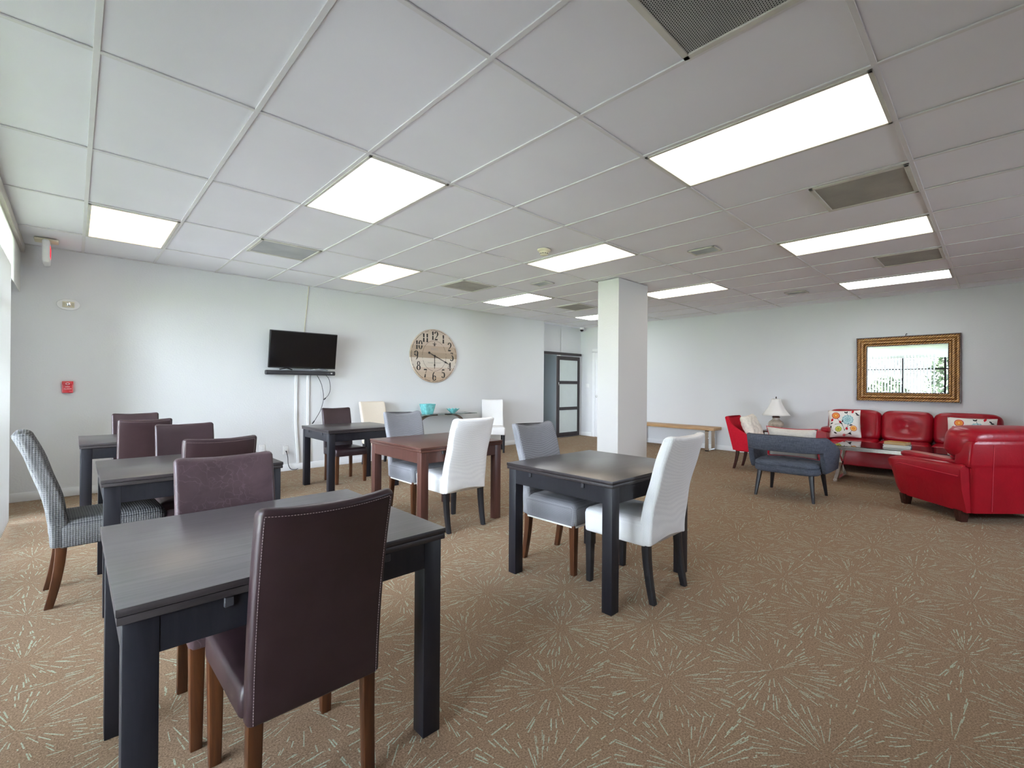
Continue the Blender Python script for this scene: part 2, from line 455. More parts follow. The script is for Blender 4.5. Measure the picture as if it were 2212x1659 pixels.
def pillow_fn(w_, h_, T, pinch=0.06):
    def P(u, v, side):
        x = u*w_/2*(1 - pinch*(1-v*v)**1 * 1.0 + 0.0); y = v*h_/2*(1 - pinch*(1-u*u))
        x = u*w_/2*(1 - pinch*(1-v**2)) if abs(u) > 0 else 0
        t = T/2*max(0.0, (1-u**4))**0.5*max(0.0, (1-v**4))**0.5
        t *= 0.55+0.45*(1-u*u*v*v)
        return Vector((x, y, side*t))
    return P

def pillow(bm, P, n=18, mi=0):
    grid = {}
    for side in (1, -1):
        for i in range(n+1):
            for j in range(n+1):
                e = i in (0, n) or j in (0, n)
                if side == -1 and e: grid[(side, i, j)] = grid[(1, i, j)]
                else: grid[(side, i, j)] = bm.verts.new(P(-1+2*i/n, -1+2*j/n, side))
        for i in range(n):
            for j in range(n):
                f = bm.faces.new([grid[(side, a, b)] for a, b in ((i, j), (i+1, j), (i+1, j+1), (i, j+1))])
                f.material_index = mi

def text_bm(txt, size, sx=1.0, depth=0.0):
    cu = bpy.data.curves.new('t', 'FONT'); cu.body = txt; cu.size = size; cu.align_x = 'CENTER'; cu.align_y = 'CENTER'; cu.extrude = depth
    o = bpy.data.objects.new('t', cu); COL.objects.link(o)
    dg = bpy.context.evaluated_depsgraph_get(); me = bpy.data.meshes.new_from_object(o.evaluated_get(dg))
    bm = bmesh.new(); bm.from_mesh(me)
    bpy.data.objects.remove(o); bpy.data.meshes.remove(me); bpy.data.curves.remove(cu)
    for v in bm.verts: v.co.x *= sx
    return bm

def merge(dst, src, mtx, mi=None):
    me = bpy.data.meshes.new('tmp'); src.to_mesh(me); src.free(); me.transform(mtx)
    if mi is not None:
        for p in me.polygons: p.material_index = mi
    dst.from_mesh(me); bpy.data.meshes.remove(me)

# ------------------------------------------------------------------ the room
XL, XR, YC, YR, XE, YB = -0.62, 8.98, 7.381, 7.63, 7.40, -3.2
bm = bmesh.new(); box(bm, ((XL+XR)/2+0.1, 2.9, -0.05), (XR-XL+0.6, 12.6, 0.10))
struct('floor', bm, M_CARPET)
bm = bmesh.new(); box(bm, ((XL+XR)/2, 2.9, CEIL+0.05), (XR-XL+0.6, 12.6, 0.08))
ceil = struct('ceiling', bm, M_TILE)
# T-bar grid
S, X0, Y0 = 0.6096, 0.05893, 0.40241
bm = bmesh.new()
nx = range(-1, 15); ny = range(-4, 7)
for i in nx:
    x = X0+i*S
    if x < XR: box(bm, (x, (YB+YR)/2, CEIL+0.004), (0.024, YR-YB, 0.008), 0.0015, 1)
for j in ny:
    y = Y0+j*2*S
    if YB < y < YR: box(bm, ((XL+XR)/2+0.05, y, CEIL+0.0042), (XR-XL-0.1, 0.024, 0.0076), 0.0015, 1)
box(bm, (4.0, YC-0.011, CEIL+0.003), (9.0, 0.022, 0.006)); box(bm, (XR-0.011, 2.2, CEIL+0.003), (0.022, 10.6, 0.006))
g = obj('ceiling_grid', bm, M_TBAR, ceil, False)

t = 0.12
struct('wall_left', B(((XL-0.06, 7.01, CEIL/2), (t, 0.92, CEIL)), ((XL-0.06, 3.5, CEIL-0.045), (t, 7.0, 0.09)), ((XL-0.06, -1.19, CEIL/2), (t, 4.12, CEIL))), M_WALL)
struct('wall_back', B((((XL+XE)/2-0.0, YC+0.125, CEIL/2), (XE-XL, 0.25, CEIL))), M_WALL)
# recess wall with opening 7.40..8.10
struct('wall_recess', B(((8.61, YR+0.06, CEIL/2), (0.78, t, CEIL)), ((7.78, YR+0.06, 2.36), (0.90, t, 0.70))), M_WALL)
struct('wall_right', B(((XR+0.06, (YB+YR)/2, CEIL/2), (t, YR-YB+0.4, CEIL))), M_WALL)
struct('wall_front', B(((1.775, YB-0.06, CEIL/2), (4.95, t, CEIL)), ((7.325, YB-0.06, CEIL/2), (3.55, t, CEIL)), ((4.9, YB-0.06, 0.6), (1.3, t, 1.2)), ((4.9, YB-0.06, 2.456), (1.3, t, 0.512))), M_WALL)
bm = bmesh.new()
for x in (4.275, 4.9, 5.525): box(bm, (x, YB-0.06, 1.7), (0.05, 0.05, 1.00))
box(bm, (4.9, YB-0.06, 1.22), (1.3, 0.06, 0.05)); box(bm, (4.9, YB-0.06, 2.18), (1.3, 0.06, 0.05))
fill_win = struct('fill_window', bm, M_TRIM)  # unseen window added behind the camera as fill light for the lounge side
bm = bmesh.new(); box(bm, (4.9, YB-0.09, 1.7), (1.3, 0.006, 1.0)); obj('window_pane', bm, M_GLASS, fill_win, False)
struct('wall_closet', B(((7.80, 8.75, 1.2), (1.2, 0.08, 2.5)), ((8.40, 8.25, 1.2), (0.08, 1.0, 2.5)), ((7.30, 8.25, 1.2), (0.08, 1.0, 2.5)), ((7.85, 8.26, 2.42), (1.2, 1.12, 0.06)), ((7.85, 8.26, -0.03), (1.2, 1.12, 0.06))), M_CLOSET)
bm = B(((5.425, 3.825, CEIL/2), (0.71, 0.35, CEIL)))
struct('wall_column', bm, M_COLW)
def base_board(name, c, s):
    bm = bmesh.new(); box(bm, c, s, 0.006, 2); struct(name, bm, M_TRIM, smooth=True)
base_board('baseboard_back', ((XL+XE)/2+0.0, YC-0.007, 0.048), (XE-XL-0.02, 0.014, 0.096))
base_board('baseboard_right', (XR-0.007, 1.45, 0.048), (0.014, 9.2, 0.096))
base_board('baseboard_recess', (8.93, YR-0.007, 0.048), (0.09, 0.014, 0.096))
base_board('baseboard_corner', (XR-0.007, 7.43, 0.048), (0.014, 0.36, 0.096))
# ceiling beam over the window and glazing
bm = bmesh.new(); box(bm, (-0.42, 1.95, 2.665), (0.10, 10.8, 0.085), 0.004, 2); struct('trim_1', bm, M_BEAM)
bm = bmesh.new()
for y in (0.90, 1.16, 2.2, 4.4, 6.52): box(bm, (XL-0.06, y, 1.32), (0.05, 0.055, 2.56), 0.004, 1)
box(bm, (XL-0.06, 3.70, 0.04), (0.07, 5.7, 0.08)); box(bm, (XL-0.06, 3.70, 2.60), (0.07, 5.7, 0.05)); box(bm, (XL-0.06, 3.70, 1.86), (0.045, 5.7, 0.05))
win = struct('window_1', bm, M_BLACKPL)
bm = bmesh.new(); box(bm, (XL-0.09, 3.70, 1.31), (0.006, 5.7, 2.58)); obj('window_pane', bm, M_GLASS, win, False)

# outdoors beyond the glazing
struct('ground', B(((-15.0, 2.0, -0.12), (16.0, 60, 0.1))), M_GRASS)
struct('terrace', B(((4.0, -8.3, -0.09), (30, 9.9, 0.1))), M_PAVE)
struct('bounce_patio', B(((-3.85, 2.0, -0.09), (6.3, 40, 0.1))), M_PAVE)  # pale paving added outside to bounce daylight in through the left window
random.seed(3)
for k, (sx_, sy_, hh) in enumerate(((-2.9, 1.15, 2.75), (-3.3, 3.0, 1.75))):
    bm = bmesh.new()
    for q in range(900):
        a, b = random.random()*2*PI, math.acos(random.uniform(-0.6, 1)); rr = random.uniform(0.6, 1.0)
        p = Vector((rr*0.55*math.sin(b)*math.cos(a), rr*0.72*math.sin(b)*math.sin(a), hh*0.45+rr*hh*0.5*math.cos(b)))
        d = Vector((random.uniform(-1, 1), random.uniform(-1, 1), random.uniform(-.2, 1))).normalized(); e = d.orthogonal().normalized()
        L = random.uniform(.12, .28); W = L*0.22
        vs = [bm.verts.new(p+d*L*s_+e*W*q_) for s_, q_ in ((0, 0), (.5, 1), (1, 0), (.5, -1))]
        bm.faces.new(vs)
    tube(bm, [(0, 0, -0.05), (0, 0, hh*0.6)], 0.04, 6)
    o = obj('garden_shrub', bm, M_HEDGE, None, False); o.location = (sx_, sy_, -0.03)
    tag(o, ('tall', 'low')[k]+' leafy green shrub outside the window, seen only in the mirror', 'shrub', 'shrubs outside the window')

# ------------------------------------------------------------------ blinds
vb = thing('vertical_blind', 'cream vertical blind with white valance over the window at left edge', 'blind', (-0.40, 0, 0))
bm = bmesh.new(); box(bm, (0.0, 4.12, 2.41), (0.003, 6.46, 0.42)); box(bm, (-0.06, 4.12, 2.60), (0.10, 6.46, 0.02)); obj('valance', bm, M_BLIND, vb)
n_sl = 0; y = 6.24
while y > 1.36:
    bm = bmesh.new()
    pts = []
    for k in range(7):
        u = -0.045+0.09*k/6; pts.append((u, 0.006*(1-(u/0.045)**2)))
    lo_ = [[(a, b, 0.03) for a, b in pts] , [(a, b, 2.30) for a, b in pts]]
    rows = [[bm.verts.new(p) for p in L] for L in lo_]
    for k in range(6): bm.faces.new((rows[0][k], rows[0][k+1], rows[1][k+1], rows[1][k]))
    o = obj('slat', bm, M_BLIND, vb)
    sm = o.modifiers.new('thick', 'SOLIDIFY'); sm.thickness = 0.001
    o.location = (-0.035, y, 0); o.rotation_euler = (0, 0, math.radians(20 + random.uniform(-4, 4)))
    y -= 0.082 if y < 5.4 else 0.06; n_sl += 1

# ------------------------------------------------------------------ ceiling fixtures
def panel(i, n, mat, label):
    x, y = X0+(i+0.5)*S, Y0+(n+0.5)*2*S
    p = thing('ceiling_light', label, 'ceiling light', (x, y, CEIL-0.004), 0, 'recessed fluorescent ceiling panels')
    bm = bmesh.new(); W, L, e = S-0.022, 2*S-0.022, 0.020
    for cx, cy, sx, sy in ((-W/2+e/2, 0, e, L), (W/2-e/2, 0, e, L), (0, -L/2+e/2, W, e), (0, L/2-e/2, W, e)):
        box(bm, (cx, cy, 0.002), (sx, sy, 0.010), 0.0015, 1)
    obj('frame', bm, M_VENTF, p)
    bm = bmesh.new(); box(bm, (0, 0, 0.004), (W-2*e, L-2*e, 0.004)); obj('diffuser', bm, mat, p, False)
panel(4, 0, M_PCREAM, 'largest cream ceiling light panel, nearest upper right')
panel(8, 0, M_PCREAM, 'long cream ceiling light panel between two dusty vents on the right')
panel(12, 0, M_PCOOL, 'cool white ceiling light panel above the framed mirror')
panel(2, 2, M_PCOOL, 'wide bright white ceiling light panel left of centre')
panel(6, 2, M_PCREAM, 'ceiling light panel just in front of the square column beside smoke detector')
panel(10, 2, M_PCREAM, 'ceiling light panel just right of the column top')
panel(0, 4, M_PWARM, 'peach toned ceiling light panel at far left near exit sign')
panel(4, 4, M_PWARM, 'small warm ceiling light panel above the television and clock')
panel(8, 4, M_PCOOL, 'small white ceiling light panel left of the column')
panel(12, 4, M_PCOOL, 'farthest white ceiling light panel half hidden by the column')

def grille(x0, x1, y0, y1, mat, label, fr=0.03, rings=True):
    x, y = (x0+x1)/2, (y0+y1)/2
    p = thing('ceiling_vent', label, 'vent', (x, y, CEIL-0.006), 0, 'square ceiling air vents')
    W, L = x1-x0, y1-y0
    bm = bmesh.new()
    for cx, cy, sx, sy in ((-W/2+fr/2, 0, fr, L), (W/2-fr/2, 0, fr, L), (0, -L/2+fr/2, W, fr), (0, L/2-fr/2, W, fr)):
        box(bm, (cx, cy, 0.003), (sx, sy, 0.012), 0.003, 1)
    obj('frame', bm, M_VENTF, p)
    bm = bmesh.new(); box(bm, (0, 0, 0.006), (W-2*fr, L-2*fr, 0.004)); obj('grille', bm, mat, p, False)
    return p
e = 0.012
def xs(i): return X0+i*S+e, X0+(i+1)*S-e
a0, a1 = Y0+e, Y0+S-e
b0_, b1_ = Y0+8*S+e, Y0+9*S-e
v1 = grille(*xs(2), a0, a1, M_PERF, 'large perforated grey air return grille at the top edge')
bm = bmesh.new(); tube(bm, [(-0.292, 0.10, -0.012), (-0.292, 0.10, 0.004)], 0.006, 8); obj('latch', bm, M_CHROME, v1)
grille(*xs(6), a0, a1, M_PERF2, 'dusty square vent between the two cream light panels')
grille(*xs(10), a0, a1, M_PERF2, 'dusty square vent beside the cool white panel over the mirror')
grille(*xs(2), b0_, b1_, M_PERF3, 'pale square vent above the television')
grille(*xs(6), b0_, b1_, M_PERF2, 'square vent above and right of the round clock')
grille(*xs(10), b0_, b1_, M_PERF2, 'farthest square vent just left of the column')
def register(x, y, label):
    p = thing('air_register', label, 'vent', (x, y, CEIL-0.006), 0, 'small ceiling air registers')
    bm = bmesh.new(); W, L, fr = 0.20, 0.30, 0.022
    for cx, cy, sx, sy in ((-W/2+fr/2, 0, fr, L), (W/2-fr/2, 0, fr, L), (0, -L/2+fr/2, W, fr), (0, L/2-fr/2, W, fr)):
        box(bm, (cx, cy, 0.003), (sx, sy, 0.012), 0.003, 1)
    obj('frame', bm, M_VENTF, p)
    bm = bmesh.new()
    for k in range(9): box(bm, (-0.07+0.0175*k, 0, 0.004), (0.012, L-2*fr, 0.003), 0, 1, Matrix.Rotation(0.5, 3, 'Y'))
    obj('louvre', bm, M_PERF3, p, False)
register(4.67, 2.25, 'small louvred air register in the ceiling right of column panel')
register(4.63, 4.66, 'small louvred air register left of the column')
register(7.70, 2.22, 'small louvred air register farthest, near the mirror wall')

sd = thing('smoke_detector', 'round cream smoke detector on the ceiling left of the column', 'smoke detector', (3.49, 3.49, CEIL))
bm = bmesh.new(); lathe(bm, [(0.072, 0.002), (0.072, -0.008), (0.066, -0.014), (0.05, -0.018)], 32); obj('base_plate', bm, M_CREAMPL, sd)
bm = bmesh.new(); lathe(bm, [(0.05, -0.014), (0.052, -0.03), (0.046, -0.036), (0.044, -0.05), (0.034, -0.058), (0.004, -0.060)], 32); obj('sensor_head', bm, M_CREAMPL, sd)
bm = bmesh.new()
for k in range(12):
    a = 2*PI*k/12; box(bm, (0.0455*math.cos(a), 0.0455*math.sin(a), -0.043), (0.003, 0.012, 0.009), 0, 1, Matrix.Rotation(a, 3, 'Z'))
obj('sensor_slot', bm, M_BLACKPL, sd)

ex = thing('exit_sign', 'cream exit sign with red letters hanging at the far left corner', 'exit sign', (-0.205, 6.98, CEIL))
bm = bmesh.new(); box(bm, (0, 0, -0.010), (0.17, 0.17, 0.022), 0.008, 2); obj('canopy', bm, M_CREAMPL, ex)
bm = bmesh.new(); box(bm, (0, 0, -0.135), (0.055, 0.30, 0.23), 0.02, 3); obj('sign_body', bm, M_WHITEPL, ex)
bm = bmesh.new(); merge(bm, text_bm('EXIT', 0.155, 0.72, 0.001), Matrix.Translation((0.0285, 0, -0.135)) @ Matrix.Rotation(PI/2, 4, 'Z') @ Matrix.Rotation(PI/2, 4, 'X')); obj('lettering', bm, M_EXITRED, ex, False)

dc = thing('dome_camera', 'white dome security camera in the far ceiling corner by the door', 'security camera', (8.80, 7.45, CEIL))
bm = bmesh.new(); lathe(bm, [(0.06, 0.002), (0.062, -0.04), (0.055, -0.055), (0.045, -0.06)], 24); obj('housing', bm, M_WHITEPL, dc)
bm = bmesh.new(); lathe(bm, [(0.046, -0.058), (0.042, -0.08), (0.03, -0.098), (0.004, -0.106)], 24); obj('lens_dome', bm, M_BLKGLASS, dc)

# ------------------------------------------------------------------ doors
dr = struct('door_1', B(((8.090, YR-0.045, 0.995), (0.075, 0.035, 1.95)), ((8.832, YR-0.045, 0.995), (0.075, 0.035, 1.95)),
     ((8.4625, YR-0.045, 1.925), (0.675, 0.034, 0.09)), ((8.4625, YR-0.045, 1.335), (0.675, 0.034, 0.075)), ((8.4625, YR-0.045, 0.70), (0.675, 0.034, 0.075)), ((8.4625, YR-0.045, 0.07), (0.675, 0.034, 0.10))), M_DOORW)
for z0, z1 in ((1.37, 1.88), (0.735, 1.30), (0.12, 0.665)):
    obj('door_pane', B(((8.4625, YR-0.045, (z0+z1)/2), (0.675, 0.008, z1-z0))), M_FROST, dr, False)
obj('door_handle', B(((8.090, YR-0.068, 1.30), (0.018, 0.012, 0.075), 0.003, 1)), M_CHROME, dr)
obj('door_track', B(((8.16, YR-0.04, 2.03), (1.52, 0.07, 0.06), 0.004, 1)), M_DOORW, dr)
d2 = struct('door_2', B(((XR-0.012, 7.19, 1.05), (0.024, 0.085, 2.10)), ((XR-0.012, 6.20, 1.05), (0.024, 0.085, 2.10)), ((XR-0.012, 6.695, 2.13), (0.024, 1.075, 0.085)), ((XR-0.006, 6.695, 1.045), (0.010, 0.91, 2.06))), M_TRIM)
o = obj('door_knob', B(((XR-0.05, 7.07, 1.0), (0.06, 0.05, 0.05), 0.015, 3)), M_CHROME, d2)
sw = thing('light_switch', 'white light switch plate beside the sliding door', 'light switch', (XR, 7.405, 1.25))
obj('plate', B(((-0.004, 0, 0), (0.008, 0.115, 0.115), 0.003, 2)), M_WHITEPL, sw)
for dy in (-0.024, 0.024): obj('rocker', B(((-0.010, dy, 0), (0.006, 0.03, 0.06), 0.002, 1)), M_WHITEPL, sw)

# ------------------------------------------------------------------ dining tables
def table(sx, sy, topm, legm, label, loc, tabs=('-y',)):
    t = thing('dining_table', label, 'table', loc)
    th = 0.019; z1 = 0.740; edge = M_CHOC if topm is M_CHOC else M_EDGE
    tm = topm
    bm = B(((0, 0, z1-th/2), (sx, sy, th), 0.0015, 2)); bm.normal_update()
    for f in bm.faces: f.material_index = 0 if f.normal.z > 0.9 else 1  # side faces get a darker tone than the top
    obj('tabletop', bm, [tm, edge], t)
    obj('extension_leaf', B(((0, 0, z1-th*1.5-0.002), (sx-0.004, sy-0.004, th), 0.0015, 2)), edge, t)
    zt = z1-2*th-0.004; L = 0.068; o_ = 0.012
    ah = 0.092
    bm = bmesh.new()
    for s_ in (-1, 1):
        box(bm, (0, s_*(sy/2-o_-0.012), zt-ah/2), (sx-2*o_-2*L+0.002, 0.02, ah), 0.001, 1)
        box(bm, (s_*(sx/2-o_-0.012), 0, zt-ah/2), (0.02, sy-2*o_-2*L+0.002, ah), 0.001, 1)
    obj('apron', bm, legm, t, False)
    for a in (-1, 1):
        for b in (-1, 1):
            bm = bmesh.new(); box(bm, (a*(sx/2-o_-L/2), b*(sy/2-o_-L/2), zt/2), (L, L, zt), 0.002, 2); obj('leg', bm, legm, t)
    for k in tabs:
        for s_ in (-1, 1):
            if k[1] == 'y': c = (s_*sx*0.25, (sy/2-o_-0.0)*(-1 if k[0] == '-' else 1), zt-0.014); d = (0.022, 0.012, 0.026)
            else: c = ((sx/2-o_)*(-1 if k[0] == '-' else 1), s_*sy*0.25, zt-0.014); d = (0.012, 0.022, 0.026)
            obj('pull_tab', B((c, d, 0.002, 1)), M_GREYPL, t)
    return t
t1 = table(0.885, 0.880, M_TABLEG, M_TABLEL, 'dark brown square dining table nearest the camera with greyish top', (0.512, 1.895, 0))
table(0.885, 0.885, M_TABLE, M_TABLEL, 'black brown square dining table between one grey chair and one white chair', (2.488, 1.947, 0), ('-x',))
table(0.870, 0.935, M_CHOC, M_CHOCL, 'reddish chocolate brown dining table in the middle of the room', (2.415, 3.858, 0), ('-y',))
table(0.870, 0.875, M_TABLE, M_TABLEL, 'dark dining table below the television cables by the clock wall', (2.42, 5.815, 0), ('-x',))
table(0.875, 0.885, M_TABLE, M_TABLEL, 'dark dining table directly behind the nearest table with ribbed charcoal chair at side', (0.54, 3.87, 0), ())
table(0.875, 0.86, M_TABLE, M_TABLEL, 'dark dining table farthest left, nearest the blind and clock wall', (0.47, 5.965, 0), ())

# ------------------------------------------------------------------ leather chairs
def leather_chair(label, leath):
    t = thing('leather_chair', label, 'chair')
    # backrest
    bm = bmesh.new(); W = 0.368; loops = []
    z0, z1 = 0.335, 0.945
    levels = [(0, -0.012), (0.004, -0.004), (0.012, 0)] + [(0.012+(z1-z0-0.03)*k/12, 0) for k in range(1, 13)] + [(z1-z0-0.010, -0.003), (z1-z0-0.003, -0.010), (z1-z0, -0.022)]
    for dz, gr in levels:
        z = z0+dz; f = dz/(z1-z0)
        th = 0.056-0.008*f
        yr = -0.232-0.02*f-0.075*f*f
        L = rrect(W+2*gr, th+2*gr, min(0.016, (th+2*gr)/2-0.001), 4, 8)
        loops.append([(x, yr+th/2+y - 0.016*f*(1-(x/(W/2))**2), z - 0.012*f*f*(1-(x/(W/2))**2)) for x, y in L])
    loft(bm, loops); back = obj('backrest', bm, leath, t, True, 60)
    # stitching along the rear face
    bm = bmesh.new()
    def rear(x, z):
        f = (z-z0)/(z1-z0)
        return Vector((x, -0.232-0.02*f-0.075*f*f-0.016*f*(1-(x/(W/2))**2)-0.0004, z-0.012*f*f*(1-(x/(W/2))**2)))
    path = [(-W/2+0.014, z0+0.01+0.58*k/70) for k in range(71)]
    path2 = [(W/2-0.014, z) for _, z in path]
    path3 = [(-W/2+0.014+(W-0.028)*k/46, z1-0.020) for k in range(47)]
    for pth in (path, path2, path3):
        for k in range(len(pth)-1):
            a, b = rear(*pth[k]), rear(*pth[k+1]); m = a.lerp(b, 0.6)
            bar(bm, a, m, 0.0014, 0.0014, (0, 1, 0.01))
    obj('stitching', bm, M_STITCH, back, False)
    # seat
    bm = bmesh.new()
    loops = []
    for z, gr in ((0.347, -0.014), (0.352, -0.004), (0.362, 0), (0.42, 0), (0.434, -0.004), (0.441, -0.014), (0.447, -0.05), (0.451, -0.12)):
        loops.append([(x*(1 - 0.04*(0.5-(y/0.44))), y+0.018, z) for x, y in rrect(0.405+2*gr, 0.435+2*gr, max(0.004, 0.022+gr*0.3), 4, 3)])
    loft(bm, loops); obj('seat', bm, leath, t, True, 70)
    for s_ in (-1, 1):
        bm = bmesh.new(); leg_path(bm, [(s_*0.176, 0.205, 0), (s_*0.176, 0.205, 0.36)], [(0.034, 0.034), (0.044, 0.044)]); obj('leg', bm, M_LEGBR, t)
        bm = bmesh.new(); leg_path(bm, [(s_*0.162, -0.200, 0), (s_*0.160, -0.195, 0.2), (s_*0.158, -0.195, 0.35)], [(0.034, 0.034), (0.036, 0.036), (0.038, 0.040)]); obj('leg', bm, M_LEGBR, t)
    return t
gl = 'brown leather chairs pushed in at tables'
c1 = leather_chair('brown leather dining chair nearest the camera, smooth back with pale stitching', M_BROWN)
c1.location = (0.510, 1.663, 0); c1['group'] = gl
c2 = leather_chair('creased brown leather chair facing camera across the nearest table', M_BROWN2)
c2.location = (0.478, 2.197, 0); c2.rotation_euler = (0, 0, PI); c2['group'] = gl
dup(c1, (0.616, 3.639, 0), 0.0, 'brown leather chair seen from behind at the second table, behind the creased chair', gl)
dup(c1, (0.617, 4.345, 0), PI, 'brown leather chair facing the camera on far side of the second table', gl)
dup(c1, (0.445, 5.730, 0), 0.0, 'brown leather chair seen from behind at the far left table', gl)
dup(c1, (0.455, 6.225, 0), PI, 'farthest left brown leather chair, its top just showing against the wall', gl)
dup(c1, (2.475, 6.145, 0), PI, 'shiny brown leather chair at the dark table under the television', gl)

# ------------------------------------------------------------------ slipcovered chairs
def cover_chair(label, fab, legm, dip=0.02, lining=False, lean=0.14):
    t = thing('slipcovered_chair', label, 'chair')
    bm = bmesh.new(); loops = []
    z0, z1 = 0.335, 0.985
    lv = [(0, -0.003), (0.006, 0)] + [(0.006+(z1-z0-0.03)*k/16, 0) for k in range(1, 17)] + [(z1-z0-0.012, -0.004), (z1-z0-0.004, -0.012), (z1-z0, -0.026)]
    for dz, gr in lv:
        z = z0+dz; f = dz/(z1-z0)
        W = 0.420-0.012*f + 0.006*math.sin(f*9)
        th = 0.088-0.022*f
        g_ = max(0, f-0.12)/0.88
        yr = -0.252-lean*g_**1.5
        L = rrect(W+2*gr, th+2*gr, min(0.020, (th+2*gr)/2-0.001), 4, 10)
        H = W/2
        loops.append([(x, yr+th/2+y - 0.020*f*(1-(x/H)**2), z - dip*f**4*(1-(x/H)**2) + (0.022*max(0, 1-f*6)*(1-(x/H)**2))) for x, y in L])
    loft(bm, loops)
    for v in bm.verts:
        v.co += Vector((0, 1, 0))*0.003*math.sin(v.co.z*23+v.co.x*11)*math.sin(v.co.x*17+1)
    obj('backrest', bm, fab, t, True, 65)
    bm = bmesh.new(); loops = []
    for z, gr in ((0.330, -0.003), (0.336, 0), (0.36, 0.001), (0.44, 0.003), (0.462, -0.003), (0.474, -0.016), (0.482, -0.05), (0.486, -0.11)):
        f = max(0, (0.36-z)/0.03)
        loops.append([(x, y+0.012, z+0.014*f*(1-abs(x)/0.21)*(1 if y > 0.15 else 0)) for x, y in rrect(0.425+2*gr, 0.475+2*gr, max(0.006, 0.035+gr*0.4), 5, 5)])
    loft(bm, loops); obj('seat', bm, fab, t, True, 70)
    if lining:
        bm = bmesh.new(); loft(bm, [[(x, y+0.012, z) for x, y in rrect(0.412, 0.462, 0.03, 5)] for z in (0.318, 0.345)]); obj('lining', bm, M_LINING, t)
    for s_ in (-1, 1):
        bm = bmesh.new(); leg_path(bm, [(s_*0.182, 0.218, 0), (s_*0.182, 0.215, 0.36)], [(0.036, 0.036), (0.048, 0.048)]); obj('leg', bm, legm, t)
        bm = bmesh.new()
        ps = [(s_*0.182, -0.206-0.048*(1-k/7)**1.8, 0.36*k/7) for k in range(8)]
        leg_path(bm, ps, [(0.034+0.010*k/7, 0.036+0.012*k/7) for k in range(8)]); obj('leg', bm, legm, t)
    return t
gg, gw = 'grey slipcovered chairs', 'white slipcovered chairs'
k1 = cover_chair('light grey slipcovered chair at the near right table, facing the camera', M_GREYW, M_LEGBR, 0.036, True)
k1.location = (2.503, 2.250, 0); k1.rotation_euler = (0, 0, PI+0.03); k1['group'] = gg
dup(k1, (2.437, 4.205, 0), PI, 'light grey slipcovered chair at the reddish brown table in the middle', gg)
k2 = cover_chair('charcoal ribbed slipcovered chair at left edge beside the blind', M_GREYR, M_LEGBR, 0.012, False, 0.135)
k2.location = (0.155, 3.985, 0); k2.rotation_euler = (0, 0, -PI/2+0.04); k2['group'] = gg
k3 = cover_chair('white slipcovered chair with black legs at the near right table', M_WHITEF, M_LEGBK, 0.014)
k3.location = (2.523, 1.682, 0); k3['group'] = gw
dup(k3, (2.405, 3.597, 0), 0.0, 'white slipcovered chair seen from behind at the reddish brown table', gw)
dup(k3, (5.56, 6.895, 0), PI-0.62, 'white slipcovered chair against the clock wall right of the glass console', gw)
k4 = cover_chair('cream slipcovered chair against the clock wall left of the glass console', M_CREAMF, M_LEGBK, 0.004)
k4.location = (3.36, 6.93, 0); k4.rotation_euler = (0, 0, PI)

# ------------------------------------------------------------------ clock wall
tv = thing('television', 'black flat screen television tilted forward on the clock wall', 'television', (2.318, 7.225, 1.746))
R = Matrix.Rotation(math.radians(9.5), 3, 'X')
bm = bmesh.new(); box(bm, (0, 0, 0), (0.90, 0.040, 0.526), 0.006, 2, R); obj('bezel', bm, M_BLACKPL, tv)
bm = bmesh.new(); box(bm, R @ Vector((0, -0.0205, 0.005)), (0.876, 0.002, 0.495), 0, 1, R); obj('screen', bm, M_SCREEN, tv)
bm = bmesh.new(); box(bm, R @ Vector((0, 0.05, -0.04)), (0.5, 0.06, 0.30), 0.01, 2, R); obj('rear_housing', bm, M_BLACKPL, tv)
bm = bmesh.new(); box(bm, (0, 0.148, -0.02), (0.25, 0.016, 0.25)); bar(bm, (0, 0.05, 0), (0, 0.15, 0), 0.05, 0.05); obj('wall_mount', bm, M_BLACKPL, tv)
for s_ in (-1, 1):
    bm = bmesh.new()
    bar(bm, (s_*0.21, 0.04, -0.262), (s_*0.32, -0.03, -0.283), 0.018, 0.014); bar(bm, (s_*0.21, 0.04, -0.262), (s_*0.13, 0.10, -0.283), 0.018, 0.014)
    obj('stand_foot', bm, M_BLACKPL, tv)
sb = thing('soundbar', 'long black soundbar under the television', 'soundbar', (2.312, 7.305, 1.420))
bm = bmesh.new(); loft(bm, [[(x, y, z) for y, z in rrect(0.085, 0.062, 0.022, 4)] for x in (-0.44, 0.44)]); obj('body', bm, M_GREYPL, sb)
for s_ in (-1, 1):
    bm = bmesh.new(); loft(bm, [[(s_*x, y*k, z*k) for y, z in rrect(0.087, 0.064, 0.022, 4)] for x, k in ((0.44, 1), (0.458, 1), (0.464, 0.85))]); obj('end_cap', bm, M_BLACKPL, sb)
bm = bmesh.new()
for dx in (0, 0.014): box(bm, (0.40+dx, -0.0435, 0), (0.006, 0.002, 0.018))
obj('logo_mark', bm, M_WHITEINK, sb, False)
bm = bmesh.new(); box(bm, (0, 0.05, -0.005), (0.3, 0.05, 0.03)); obj('bracket', bm, M_BLACKPL, sb)

